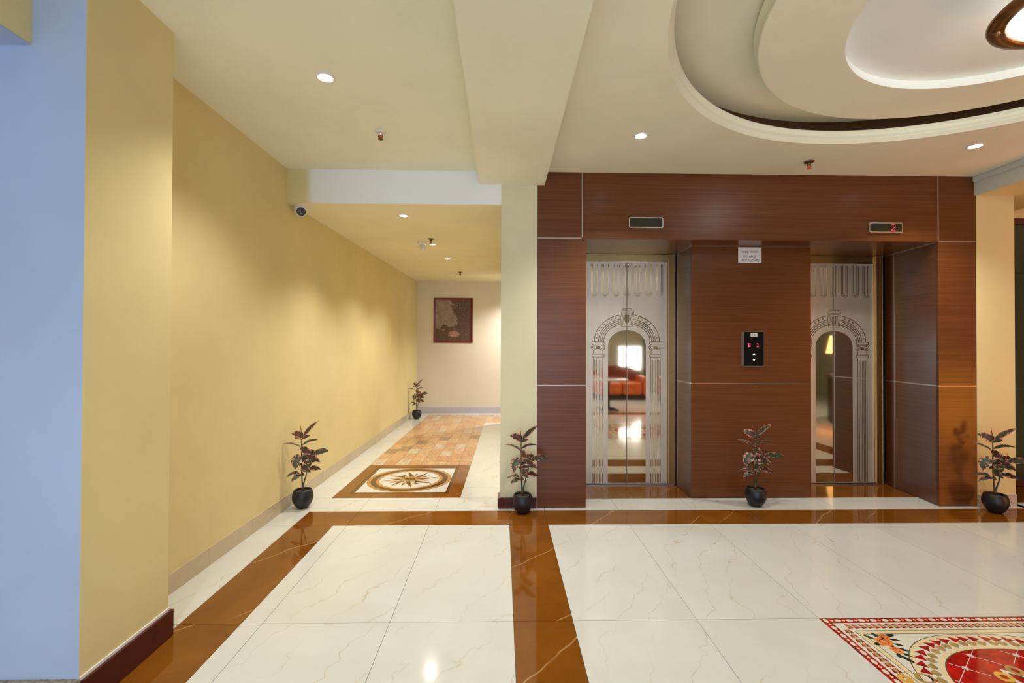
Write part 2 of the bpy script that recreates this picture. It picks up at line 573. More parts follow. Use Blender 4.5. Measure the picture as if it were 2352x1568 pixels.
# strip in front of the lifts and the corridor mouth
xs = [-1.80, XC, XC + .6, XE, XF, XF + .6, XF + 1.2, XF + 1.8, XF + 2.4, XF + 3.0, XF + 3.6, 4.35]
for i in range(len(xs) - 1):
    tile(xs[i], xs[i + 1], Y2, 4.035 if xs[i] < -0.02 else YP, 'marble_cream')
for (a, b_) in ((0.67, 1.16), (1.16, 1.66), (2.70, 3.2), (3.2, 3.72)):
    tile(a, b_, YP, YD + .03, 'marble_brown', 'band_tile')
# right of the band, and the lobby behind
for k in range(4):
    for (a, b_) in ((2.5, 3.7), (1.3, 2.5), (0.1, 1.3), (-0.36, 0.1)):
        tile(4.35 + 1.2 * k, 5.55 + 1.2 * k, a, b_, 'marble_cream')
tile(4.30, 6.0, 3.7, 3.86, 'marble_cream')
tile(4.30, 6.0, 3.86, 4.6, 'marble_brown', 'band_tile')
for i in range(11):
    for j in range(3):
        tile(-4.1 + 1.2 * i, -2.9 + 1.2 * i, -0.36 - 1.3 * (j + 1), -0.36 - 1.3 * j, 'marble_cream')
for (a, b_) in ((0.4, 1.7), (-0.36, 0.4)):
    tile(-4.1, -2.9, a, b_, 'marble_cream')
    tile(-2.9, -1.80, a, b_, 'marble_cream')
# corridor: white margins, medallion, wood-look strip
MX0, MX1, MY0, MY1 = -1.465, -0.358, 4.04, 5.148
WX0, WX1, WY1 = -1.465, -0.358, 8.84
ys = [4.035, 5.148, 6.35, 7.55, 8.84]
for i in range(4):
    tile(-1.80, MX0, ys[i], ys[i + 1], 'marble_cream', skew=True)
for (a, b_) in ((4.035, 4.32), (4.32, 5.40), (5.40, 6.60), (6.60, 7.94)):
    tile(MX1, 0.04, a, b_, 'marble_cream', skew=True)
for (a, b_) in ((-1.80, -0.8), (-0.8, 0.4), (0.4, 1.6), (1.6, 3.0)):
    tile(a, b_, WY1, YEND + .05, 'marble_cream', skew=True)
pw, pl = 0.1384, 0.264
row = 0
y = MY1
while y < WY1 - 0.01:
    y1 = min(y + pl, WY1)
    ncol = 8
    for k in range(ncol):
        off = 0.0 if k % 2 == 0 else pl / 2
        a, b_ = y + off, min(y1 + off, WY1)
        if k % 2 and row == 0:
            tile(WX0 + pw * k, WX0 + pw * (k + 1), y, y + off, 'plank_print', 'plank', True)
        if b_ - a > 0.02:
            tile(WX0 + pw * k, WX0 + pw * (k + 1), a, b_, 'plank_print', 'plank', True)
    row += 1
    y += pl
y = 7.94
for r in range(4):
    for k in range(12):
        x0 = WX1 + pw * k
        tile(x0, x0 + pw, y + r * .225, y + (r + 1) * .225, 'plank_print', 'plank', True)

# corridor medallion
med = empty('star_medallion', (0, 0, 0), label='square inlay with a sixteen point star in a ring')
med.parent = floor
def mp(x, y): return (sh(x, y), y)
def mpoly(name, pts, mat, z1=0.0, z0=-0.007, parent=med):
    return prism(name, [mp(*p) for p in pts], z0, z1, mat, parent)
bw = 0.115
for pts in (((MX0, MY0), (MX1, MY0), (MX1 - bw, MY0 + bw), (MX0 + bw, MY0 + bw)), ((MX1, MY0), (MX1, MY1), (MX1 - bw, MY1 - bw), (MX1 - bw, MY0 + bw)),
            ((MX1, MY1), (MX0, MY1), (MX0 + bw, MY1 - bw), (MX1 - bw, MY1 - bw)), ((MX0, MY1), (MX0, MY0), (MX0 + bw, MY0 + bw), (MX0 + bw, MY1 - bw))):
    mpoly('border_piece', pts, 'marble_brown')
ix0, ix1, iy0, iy1 = MX0 + bw + .004, MX1 - bw - .004, MY0 + bw + .004, MY1 - bw - .004
d = .03
for pts in (((ix0, iy0), (ix1, iy0), (ix1 - d, iy0 + d), (ix0 + d, iy0 + d)), ((ix1, iy0), (ix1, iy1), (ix1 - d, iy1 - d), (ix1 - d, iy0 + d)),
            ((ix1, iy1), (ix0, iy1), (ix0 + d, iy1 - d), (ix1 - d, iy1 - d)), ((ix0, iy1), (ix0, iy0), (ix0 + d, iy0 + d), (ix0 + d, iy1 - d))):
    mpoly('dark_fillet', pts, 'marble_dark')
mpoly('field', [(ix0 + d, iy0 + d), (ix1 - d, iy0 + d), (ix1 - d, iy1 - d), (ix0 + d, iy1 - d)], 'marble_cream', -0.0006)
mcx, mcy = (MX0 + MX1) / 2, (MY0 + MY1) / 2
def ring_pts(r0, r1, n=64):
    return r0, r1, n
def mring(name, r0, r1, mat, z1, cx, cy, parent, n=64, z0=-0.005, f=mp):
    vs_, fs = [], []
    for r, z in ((r0, z0), (r0, z1), (r1, z1), (r1, z0)):
        for i in range(n):
            a = 2 * PI * i / n
            q = f(cx + r * math.cos(a), cy + r * math.sin(a))
            vs_.append((q[0], q[1], z))
    for k in range(3):
        for i in range(n):
            j = (i + 1) % n
            fs.append((k * n + i, k * n + j, (k + 1) * n + j, (k + 1) * n + i))
    return mesh(name, vs_, fs, mat, parent)
mring('gold_ring', 0.372, 0.405, 'marble_gold', 0.0, mcx, mcy, med)
mring('dark_ring', 0.318, 0.371, 'marble_dark', 0.0, mcx, mcy, med)
mring('gold_ring', 0.287, 0.317, 'marble_gold', 0.0, mcx, mcy, med)
def star(n, R, rin, a0, zt):
    for k in range(n):
        a = a0 + 2 * PI * k / n
        tip = (mcx + R * math.cos(a), mcy + R * math.sin(a))
        hw = PI / n
        b0 = (mcx + rin * math.cos(a - hw), mcy + rin * math.sin(a - hw))
        b1 = (mcx + rin * math.cos(a + hw), mcy + rin * math.sin(a + hw))
        c0 = (mcx + .062 * math.cos(a), mcy + .062 * math.sin(a))
        mpoly('star_point', [c0, b0, tip], 'marble_dark', zt)
        mpoly('star_point', [c0, tip, b1], 'marble_beige', zt)
star(8, 0.215, 0.12, PI / 8 + .25, .0002)
star(8, 0.275, 0.115, .25, .0007)
mring('gold_ring', 0.052, 0.075, 'marble_gold', 0.0012, mcx, mcy, med, 32)
mpoly('hub', [(mcx + .051 * math.cos(2 * PI * i / 32), mcy + .051 * math.sin(2 * PI * i / 32)) for i in range(32)], 'marble_dark', 0.0012)

# lobby medallion: red and cream rug pattern laid in tile
RX, RY = 2.145, 1.627
rug = empty('rug_medallion', (RX, RY, 0), label='square red and cream rug pattern set into the marble')
rug.parent = floor
def rp(name, pts, mat, z1, parent=rug):
    return prism(name, pts, -0.006, z1, mat, parent)
def sq(h): return [(-h, -h), (h, -h), (h, h), (-h, h)]
def frame_ring(name, h0, h1, mat, z1):
    bm = bmesh.new()
    for (a, b_) in (((-h0, -h0), (h0, -h0)), ((h0, -h0), (h0, h0)), ((h0, h0), (-h0, h0)), ((-h0, h0), (-h0, -h0))):
        k = h1 / h0
        bm_prism(bm, [a, b_, (b_[0] * k, b_[1] * k), (a[0] * k, a[1] * k)], -0.006, z1)
    return frombm(name, bm, mat, rug)
frame_ring('red_border', 0.5988, 0.562, 'rug_red', 0.0)
frame_ring('white_border', 0.5615, 0.503, 'rug_white', 0.0)
frame_ring('dark_fillet', 0.5025, 0.5, 'rug_line', 0.0)
frame_ring('cream_border', 0.4995, 0.478, 'rug_cream', 0.0)
frame_ring('dark_fillet', 0.4775, 0.475, 'rug_line', 0.0)
rp('white_field', sq(0.4745), 'rug_white', -0.0004)
# border ovals and lozenges, leaf garland
def local_shape(kind, L, W):
    if kind == 'oval':
        return [(L * math.cos(2 * PI * i / 12), W * math.sin(2 * PI * i / 12)) for i in range(12)]
    if kind == 'loz':
        return [(-L, 0), (0, -W), (L, 0), (0, W)]
    if kind == 'tri':
        return [(-L, 0), (L, -W), (L, W * .8)]
    if kind == 'scale':
        return [(-L, -W * .2)] + [(L * math.cos(t), W * math.sin(t)) for t in [(-PI / 2 + PI * i / 8) for i in range(9)]] + [(-L, W * .2)]
shapes = {}
def put(name, kind, L, W, mat, x, y, ang, z=0.0009, parent=rug):
    key = (kind, L, W, mat)
    if key not in shapes:
        bm = bmesh.new()
        bm_prism(bm, local_shape(kind, L, W), -0.001, 0.0)
        bmesh.ops.recalc_face_normals(bm, faces=bm.faces)
        me = bpy.data.meshes.new(name)
        bm.to_mesh(me)
        bm.free()
        me.materials.append(M[mat])
        shapes[key] = me
    o = bpy.data.objects.new(name, shapes[key])
    C.objects.link(o)
    o.parent = parent
    o.location = (x, y, z)
    o.rotation_euler = (0, 0, ang)
    return o
N = 20
for s in range(4):
    ang = s * PI / 2
    ca, sa = math.cos(ang), math.sin(ang)
    for i in range(N):
        t = -0.58 + 1.16 * i / N
        for (tt, kind, L, W, mat) in ((t, 'oval', .0160, .0098, 'rug_white'), (t + .029, 'loz', .0090, .0068, 'rug_cream')):
            put('border_oval' if kind == 'oval' else 'border_lozenge', kind, L, W, mat, tt * ca + .58 * sa, tt * sa - .58 * ca, ang)
    # garland: one joined strip of leaves per side and colour
    for mat, kind, L, W, dv, zz in (('rug_red', 'tri', .015, .0085, .010, 0.0006), ('rug_red', 'tri', .015, .0085, -.010, 0.0006), ('rug_gold', 'scale', .013, .0085, 0, 0.0008)):
        bm = bmesh.new()
        for i in range(32):
            t = -0.515 + 1.03 * (i + .5) / 32
            pts = [(t + q[0], -.532 + dv + q[1]) for q in local_shape(kind, L, W)]
            pts = [(q[0] * ca - q[1] * sa, q[0] * sa + q[1] * ca) for q in pts]
            bm_prism(bm, pts, -0.001, zz)
        frombm('garland_leaves', bm, mat, rug)['kind'] = 'stuff'
def sup(a, b_, n=2.5, k=72):
    out = []
    for i in range(k):
        t = 2 * PI * i / k
        c_, s_ = math.cos(t), math.sin(t)
        out.append((a * math.copysign(abs(c_) ** (2 / n), c_), b_ * math.copysign(abs(s_) ** (2 / n), s_)))
    return out
def sring(name, s0, s1, mat, z1, A=.5, B=.478):
    o1, o2 = sup(A * s0, B * s0), sup(A * s1, B * s1)
    n = len(o1)
    vs_ = [(p[0], p[1], z) for (pp, z) in ((o1, -.004), (o1, z1), (o2, z1), (o2, -.004)) for p in pp]
    fs = [(k * n + i, k * n + (i + 1) % n, (k + 1) * n + (i + 1) % n, (k + 1) * n + i) for k in range(3) for i in range(n)]
    return mesh(name, vs_, fs, mat, rug)
sring('dark_fillet', .985, .979, 'rug_line', .0004)
sring('cream_ring', .978, .94, 'rug_cream', .0004)
sring('white_ring', .94, .80, 'rug_white', .0002)
sring('cream_ring', .80, .765, 'rug_cream', .0004)
sring('dark_fillet', .765, .757, 'rug_line', .0004)
rp('red_field', sup(.5 * .757, .478 * .757), 'rug_crimson', .0003)
# ring of red and gold leaves
for mat, rr, kind, L, W in (('rug_red', .905, 'tri', .022, .024), ('rug_gold', .843, 'scale', .019, .018)):
    bm = bmesh.new()
    S = sup(.5 * rr, .478 * rr, k=420)
    nleaf = 60
    # equal spacing by length
    ln = [0]
    for i in range(len(S)):
        a, b_ = S[i], S[(i + 1) % len(S)]
        ln.append(ln[-1] + math.dist(a, b_))
    for q in range(nleaf):
        t = ln[-1] * q / nleaf
        i = max(j for j in range(len(S)) if ln[j] <= t)
        p, p2 = S[i], S[(i + 2) % len(S)]
        ang = math.atan2(p2[1] - p[1], p2[0] - p[0])
        pts = [(p[0] + x * math.cos(ang) - y * math.sin(ang), p[1] + x * math.sin(ang) + y * math.cos(ang)) for x, y in local_shape(kind, L, W)]
        bm_prism(bm, pts, -.001, .0006 if mat == 'rug_red' else .0009)
    frombm('leaf_ring', bm, mat, rug)['kind'] = 'stuff'
# lattice lines and knots on the red field
def inside(x, y, k=.75): return math.hypot(x, y) > .262 and (abs(x) / (.5 * k)) ** 2.5 + (abs(y) / (.478 * k)) ** 2.5 < 1
bm = bmesh.new()
def dline(p, q, w=.0012):
    dx, dy = q[0] - p[0], q[1] - p[1]
    l = math.hypot(dx, dy)
    nx, ny = -dy / l * w, dx / l * w
    bm_prism(bm, [(p[0] + nx, p[1] + ny), (p[0] - nx, p[1] - ny), (q[0] - nx, q[1] - ny), (q[0] + nx, q[1] + ny)], 0, .0008)
knots = [(.1 * (i + j) - .035, .075 * (i - j) + .096) for i in range(-6, 7) for j in range(-6, 7)]
for (x, y) in knots:
    for (dx, dy) in ((.1, .075), (.1, -.075)):
        prevp = None
        for k in range(11):
            p = (x + dx * k / 10, y + dy * k / 10)
            if inside(*p):
                if prevp:
                    dline(prevp, p)
                prevp = p
            else:
                prevp = None
frombm('lattice', bm, 'rug_silver', rug)['kind'] = 'stuff'
for (x, y) in knots:
    if inside(x, y, .70):
        bm = bmesh.new()
        for (dx, dy) in ((.008, 0), (-.008, 0), (0, .008), (0, -.008)):
            bm_prism(bm, [(x + dx + .005 * math.cos(PI * i / 4), y + dy + .005 * math.sin(PI * i / 4)) for i in range(8)], 0, .0012)
        frombm('knot', bm, 'rug_silver', rug)
# flower sprays in the corners
for sxx in (-1, 1):
    for syy in (-1, 1):
        cx, cy = .43 * sxx, .418 * syy
        for (dx, dy, r) in ((0, 0, .034), (.030, .034, .021), (.008, -.056, .023)):
            px, py = cx - dx * sxx, cy + dy * syy
            bm = bmesh.new()
            bm_prism(bm, [(px + r * (1 + .14 * math.cos(5 * t)) * math.cos(t), py + r * (1 + .14 * math.cos(5 * t)) * math.sin(t)) for t in [2 * PI * i / 25 for i in range(25)]], 0, .0010)
            frombm('rose', bm, 'rug_orange', rug)
            mring('rose_line', r * .45, r * .55, 'rug_red', .0013, px, py, rug, 14, f=lambda p, q: (p, q))
        for (dx, dy, a, kd, L) in ((-.040, .036, 140, 'loz', .026), (-.002, .050, 100, 'oval', .018), (.062, .046, 12, 'oval', .026), (.060, .014, -14, 'loz', .024), (.048, -.020, -24, 'loz', .022), (.040, -.052, -38, 'loz', .022), (.026, -.086, -50, 'loz', .022), (.006, -.116, -70, 'oval', .024), (-.040, -.012, 200, 'oval', .017), (-.010, -.090, 240, 'oval', .015)):
            t = math.radians(a)
            if sxx > 0:
                t = PI - t
            if syy < 0:
                t = -t
            put('spray_leaf', kd, L, .0095, 'rug_leaf', cx - dx * sxx, cy + dy * syy, t, .0008)
# central scrollwork: petals, curls and hearts
def petal(a, r0, r1, w, mat, z, nm):
    pts = []
    for i in range(9):
        s = i / 8
        r = r0 + (r1 - r0) * s
        pts.append((r, w * math.sin(PI * s) * (1 - .3 * s)))
    pts = pts + [(p[0], -p[1]) for p in reversed(pts[1:-1])]
    rp(nm, [(p[0] * math.cos(a) - p[1] * math.sin(a), p[0] * math.sin(a) + p[1] * math.cos(a) + .0) for p in pts], mat, z)
for k in range(8):
    a = 2 * PI * k / 8 + PI / 8
    petal(a, .10, .26, .055, 'rug_white', .0010, 'white_petal')
    petal(a, .15, .235, .028, 'rug_red', .0014, 'red_petal')
for k in range(8):
    a = 2 * PI * k / 8
    petal(a, .03, .20, .05, 'rug_white', .00125, 'white_petal')
    petal(a, .08, .17, .025, 'rug_red', .0015, 'red_petal')
for k in range(16):
    a = 2 * PI * k / 16 + PI / 16
    cx, cy = .232 * math.cos(a), .232 * math.sin(a)
    mring('gold_curl', .014, .031, 'rug_yellow' if k % 2 else 'rug_gold', .0018, cx, cy, rug, 16, f=lambda p, q: (p, q))
mring('gold_curl', .03, .06, 'rug_yellow', .0018, 0, 0, rug, 24, f=lambda p, q: (p, q))
for s in (0, 2):
    ca, sa = math.cos(s * PI / 2), math.sin(s * PI / 2)
    for t in (-.19, .19):
        for (u, r0, r1, mat) in ((-.535, .010, .026, 'rug_yellow'), (-.455, .020, .034, 'rug_gold'), (-.445, .0, .018, 'rug_white')):
            mring('gold_curl', max(r0, .001), r1, mat, .0016, u * ca - t * sa, u * sa + t * ca, rug, 16, f=lambda p, q: (p, q))

# ------------------------------------------------------------------ walls
# left wall
pts = [(lw(2.0), 2.0), (lw(YEND + .1), YEND + .1), (-2.0, YEND + .1), (-2.0, 2.0)]
tag(prism('wall_left', pts, 0, 2.9, 'wall_yellow'), 'long yellow painted wall running down the corridor', 'wall', kind='structure')
bl = empty('baseboard_left', label='beige marble skirting along the yellow wall', cat='skirting', kind='structure')
for a, b_ in ((2.0, 2.3), (2.3, 3.28), (3.28, 4.5), (4.5, 5.7), (5.7, 6.9), (6.9, 8.1), (8.1, YEND)):
    e = .001
    prism('skirting_piece', [(lw(a) - .002, a + e), (lw(b_) - .002, b_ - e), (lw(b_) + .014, b_ - e), (lw(a) + .014, a + e)], 0.001, .105, 'marble_skirting', bl)
# corridor end and right side
tag(box('wall_end', -2.0, 3.2, YEND, YEND + .12, 0, 2.75, 'wall_peach'), 'peach end wall of the corridor behind the framed picture', 'wall', kind='structure')
be = empty('baseboard_end', label='grey marble skirting under the framed picture', cat='skirting', kind='structure')
for a, b_ in ((-1.66, -.8), (-.8, .4), (.4, 1.6)):
    box('skirting_piece', a + .001, b_ - .001, YEND - .014, YEND + .002, .001, .115, 'marble_grey', be)
tag(box('wall_corridor', 0.012, 0.28, 3.98, 7.9, 0, 2.7, 'wall_yellow'), 'yellow wall between the corridor and the lift shaft', 'wall', kind='structure')
tag(prism('ceiling_corridor', [(YF + .02, zk(YF + .02)), (YEND + .1, zk(YEND + .1)), (YEND + .1, 2.74), (YF + .02, 2.74)], -2.0, 3.0, 'ceiling_corridor'), 'low cream ceiling over the corridor', 'ceiling', kind='structure')
co = bpy.data.objects['ceiling_corridor']
for v in co.data.vertices:      # prism was made in x,y: turn it so that x->y, y->z, z->x
    a, b_, c_ = v.co
    v.co = (c_, a, b_)
bmx = bmesh.new()
bmx.from_mesh(co.data)
bmesh.ops.recalc_face_normals(bmx, faces=bmx.faces)
bmx.to_mesh(co.data)
bmx.free()
tag(box('trim_header', -1.80, -0.0105, YF, YF + .02, 2.473, ZC + .02, 'header_paint'), 'pale grey drop beam across the corridor mouth', 'beam', kind='structure')
# pillar beside the lifts
pil = empty('pillar', label='narrow cream pillar between corridor and lifts', cat='pillar', kind='structure')
box('shaft', -0.010, 0.286, YF, 4.0, 0.0, ZB + .05, 'wall_cream', pil)
box('plinth', -0.032, 0.284, YF - .016, 3.9, 0.001, .087, 'marble_maroon', pil, .002)
tag(box('trim_beam', -0.19, 0.345, -4.3, YF, ZB, ZC + .02, 'ceiling_cream'), 'wide ceiling beam running towards the narrow pillar', 'beam', kind='structure')
# near pillar at the left edge
nl = empty('wall_near', label='near pillar with a front tinted daylight blue and yellow side', cat='pillar', kind='structure')
NX, NY0, NY1 = -1.506, 1.695, 2.135
box('front_face', -4.2, NX - .001, NY0, NY0 + .02, 0, ZC + .03, 'wall_daylight_blue', nl)
box('side_face', -4.2, NX, NY0 + .0005, NY1, 0, ZC + .03, 'wall_yellow', nl)
box('maroon_skirting', NX - .004, NX + .017, NY0 + .002, NY1 + .013, 0.001, .118, 'marble_maroon', nl, .001)
box('plaster_edge', NX - .003, NX + .005, NY0 + .002, NY1 + .003, .118, .130, 'paper', nl)
box('stone_skirting', -4.2, NX + .004, NY0 - .012, NY0 + .004, 0.001, .125, 'rubble_stone', nl)
tb = empty('trim_edge_beam', label='yellow beam stub in the top left corner', cat='beam', kind='structure')
box('beam_side', -2.3, -1.70, -4.2, NY0, 2.402, ZC + .02, 'wall_yellow', tb)
box('beam_underside', -2.3, -1.702, -4.2, NY0, 2.396, 2.402, 'wall_daylight_blue', tb)

# right pillar, beam and glazed screen
rp_ = empty('pillar', label='yellow pillar with rough stone plinth at the right edge', cat='pillar', kind='structure')
box('shaft', 3.957, 4.283, YF, 4.1, .0, 2.60, 'wall_yellow', rp_)
box('plinth', 3.960, 4.281, YF - .010, 4.0, 0.001, .098, 'granite_base', rp_)
rb = empty('trim_side_beam', label='grey sided beam meeting the right hand pillar', cat='beam', kind='structure')
box('beam_body', 3.955, 4.75, -4.2, 4.2, 2.587, ZC + .02, 'wall_yellow', rb)
box('beam_face', 3.944, 3.957, -4.2, YF, 2.586, ZC, 'cornice_grey', rb)
box('cornice_step', 3.925, 3.946, -4.2, YF, ZC - .045, ZC, 'cornice_grey', rb, .006)
gd = empty('window_1', label='dark green glass screen with brown frame beyond the right pillar', cat='glass screen', kind='structure')
box('head_rail', 4.25, 6.0, 4.30, 4.36, 2.50, 2.56, 'frame_brown', gd, .003)
box('bottom_rail', 4.25, 6.0, 4.30, 4.36, .005, .05, 'frame_brown', gd, .003)
for x in (4.27, 5.1, 5.95):
    box('stile', x, x + .05, 4.30, 4.36, .05, 2.50, 'frame_brown', gd, .003)
for z0, z1 in ((.05, 0.92), (.93, 2.0), (2.01, 2.50)):
    box('glass_pane', 4.32, 5.10, 4.325, 4.333, z0, z1, 'glass_green', gd)
    box('glass_pane', 5.15, 5.95, 4.325, 4.333, z0, z1, 'glass_green', gd)
tag(box('wall_screen', 4.25, 9.2, 4.30, 4.5, 2.56, ZC + .1, 'wall_yellow'), 'yellow wall above the glass screen', 'wall', kind='structure')
tag(box('wall_screen_back', 4.2, 6.2, 4.9, 5.0, 0, 2.7, 'lobby_wall'), 'dim wall behind the glass screen', 'wall', kind='structure')
tag(box('wall_front_right', 6.0, 9.2, 4.30, 4.5, 0, 2.56, 'wall_yellow'), 'yellow wall right of the glass screen', 'wall', kind='structure')
# lobby enclosure behind the camera
tag(box('wall_right', 8.6, 8.75, -4.3, 4.5, 0, ZC + .1, 'lobby_wall'), 'olive lobby wall beside the reception desk', 'wall', kind='structure')
tag(box('wall_far_left', -4.3, -4.15, -4.3, 2.2, 0, ZC + .1, 'wall_yellow'), 'yellow side wall of the lobby', 'wall', kind='structure')
wb = empty('wall_back', label='olive lobby wall with windows opposite the lifts', cat='wall', kind='structure')
YB = -4.3
bm = bmesh.new()
for (x0, x1, z0, z1) in ((-4.2, -3.5, 0, 2.8), (-3.5, 1.78, 0, .25), (-3.5, 1.78, 2.45, 2.8), (1.78, 3.30, 0, 2.8), (3.30, 4.00, 0, .62), (3.30, 4.00, 1.34, 2.8), (4.00, 8.7, 0, 2.8)):
    bm_box(bm, x0, x1, YB - .12, YB, z0, z1)
frombm('wall_surface', bm, 'lobby_wall', wb)
for nm, x0, x1, z0, z1, nm2, lab in (('window_2', -3.5, 1.78, .25, 2.45, 3, 'tall glazed front opposite the lifts'), ('window_3', 3.30, 4.00, .62, 1.34, 1, 'small bright window above the lobby sofa')):
    w = empty(nm, label=lab, cat='window', kind='structure')
    box('frame_rail', x0, x1, YB - .08, YB - .03, z0, z0 + .04, 'frame_white', w)
    box('frame_rail', x0, x1, YB - .08, YB - .03, z1 - .04, z1, 'frame_white', w)
    for k in range(nm2 + 2):
        xx = x0 + (x1 - x0 - .04) * k / (nm2 + 1)
        box('mullion', xx, xx + .04, YB - .08, YB - .03, z0 + .04, z1 - .04, 'frame_white', w)
    box('pane', x0 + .01, x1 - .01, YB - .06, YB - .052, z0 + .02, z1 - .02, 'window_glass', w)
# daylight beyond the small window
area('daylight_small_window', (3.65, -4.75, 1.0), (PI / 2, 0, 0), 1.1, 1.0, 32, (0.92, 0.96, 1.0))

# ------------------------------------------------------------------ lift surround
sur = empty('wall_lift', label='dark timber panelled lift surround with metal joint strips', cat='panelling', kind='structure')
def panel(x0, x1, y0, y1, z0, z1, lab=None):
    return box('timber_panel', x0, x1, y0, y1, z0, z1, 'timber', sur, .0015)
def strip(x0, x1, y0, y1, z0, z1, mat='strip_metal'):
    return box('joint_strip', x0, x1, y0, y1, z0, z1, mat, sur)
T = .02
s = .005
ZM, ZL = .997, 2.203
XL0, XL1 = .2875, .688       # left column
XR0, XR1 = 3.632, 3.955      # right column
XP0, XP1 = 1.650, 2.712      # pier
XN = 3.702                   # right niche side, at the doors
for a, b_ in ((XL0, XL1), (XR0, XR1)):
    panel(a, b_, YF, YF + T, 0.004, ZM - s)
    panel(a, b_, YF, YF + T, ZM + s, ZL - s)
    strip(a, b_, YF + .002, YF + T, ZM - s, ZM + s)
    strip(a, b_, YF + .002, YF + T, ZL - s, ZL + s)
panel(XL0, .650, YF, YF + T, ZL + s, ZC)
strip(.650, .659, YF + .002, YF + T, ZL - s, ZC)
panel(.659, 3.630, YF, YF + T, ZL - .004, ZC)
strip(3.630, 3.640, YF + .002, YF + T, ZL - s, ZC)
panel(3.640, XR1, YF, YF + T, ZL + s, ZC)
strip(XP0, XP1, YP + .002, YP + T, ZM - s, ZM + s, 'chrome')
panel(XP0, XP1, YP, YP + T, .004, ZM - s)
panel(XP0, XP1, YP, YP + T, ZM + s, ZL - .012)
strip(XP0, XP1, YP - .001, YP + T, ZL - .012, ZL - .006, 'chrome')
# niche sides
def side(x0, y0, x1, y1, face):
    """upper and lower panel, split by a metal edge near the door; face +1 looks to +x"""
    ym = y0 + (y1 - y0) * .80
    def xx(y): return x0 + (x1 - x0) * (y - y0) / (y1 - y0)
    for (ya, yb) in ((y0, ym - .003), (ym + .003, y1)):
        for (za, zb, mt_) in ((.004, ZM - s, 'timber'), (ZM + s, ZL - .010, 'timber'), (ZM - s, ZM + s, 'strip_metal'), (ZL - .010, ZL - .004, 'strip_metal')):
            e = 0 if mt_ == 'timber' else .0015
            p = [(xx(ya) - face * e, ya), (xx(yb) - face * e, yb), (xx(yb) - face * T, yb), (xx(ya) - face * T, ya)]
            prism('timber_panel' if mt_ == 'timber' else 'joint_strip', p, za, zb, mt_, sur)
    p = [(xx(ym - .003) + face * .001, ym - .003), (xx(ym + .003) + face * .001, ym + .003), (xx(ym + .003) - face * T, ym + .003), (xx(ym - .003) - face * T, ym - .003)]
    prism('joint_strip', p, .004, ZL - .004, 'strip_metal', sur)
side(XL1, YF + T, XL1, YD, 1)
side(XP0, YP + T, XP0 + .006, YD, -1)
side(XP1, YP + T, XP1, YD, 1)
side(XR0, YF + T, XN, YD, -1)
panel(XL1, XN, YF + T, YD + .02, ZL - .004, ZL + .015)
# core behind the panels
bm = bmesh.new()
for (a, b_, c_, d_) in ((XL0 + .002, XL1 - T, YF + T, YD + .1), (XP0 + T + .008, XP1 - T, YP + T, YD + .1), (XN + .001, XR1 - .002, YF + T + .02, YD + .1)):
    bm_box(bm, a, b_, c_, d_, 0.002, ZL)
bm_box(bm, XL0 + .002, XR1 - .002, YF + T, YD + .3, ZL + .016, ZC)
bm_box(bm, XL0 + .002, XR1 - .002, YD + .1, YD + .3, 0.002, ZL + .016)
frombm('masonry_core', bm, 'seam_dark', sur)

# lift doors ------------------------------------------------------
def stroke(bm, pts, w, y0=-.0008, y1=.002, closed=False):
    """flat ribbon of width w along 2-d points in the door plane"""
    n = len(pts)
    L, R_ = [], []
    for i in range(n):
        a = pts[(i - 1) % n] if closed else pts[max(i - 1, 0)]
        c_ = pts[(i + 1) % n] if closed else pts[min(i + 1, n - 1)]
        dx, dz = c_[0] - a[0], c_[1] - a[1]
        l = math.hypot(dx, dz) or 1
        nx, nz = -dz / l * w / 2, dx / l * w / 2
        L.append((pts[i][0] + nx, pts[i][1] + nz))
        R_.append((pts[i][0] - nx, pts[i][1] - nz))
    va = [bm.verts.new((p[0], y0, p[1])) for p in L]
    vb = [bm.verts.new((p[0], y0, p[1])) for p in R_]
    for i in range(n if closed else n - 1):
        j = (i + 1) % n
        bm.faces.new((va[i], va[j], vb[j], vb[i]))
def clip_half(pts, side, gap=.004):
    out = []
    n = len(pts)
    for i in range(n):
        p, q = pts[i], pts[(i + 1) % n]
        pin, qin = side * p[0] > gap, side * q[0] > gap
        if pin:
            out.append(p)
        if pin != qin:
            t = (side * gap - p[0]) / (q[0] - p[0])
            out.append((side * gap, p[1] + t * (q[1] - p[1])))
    return out
HW, DH = .392, 2.122
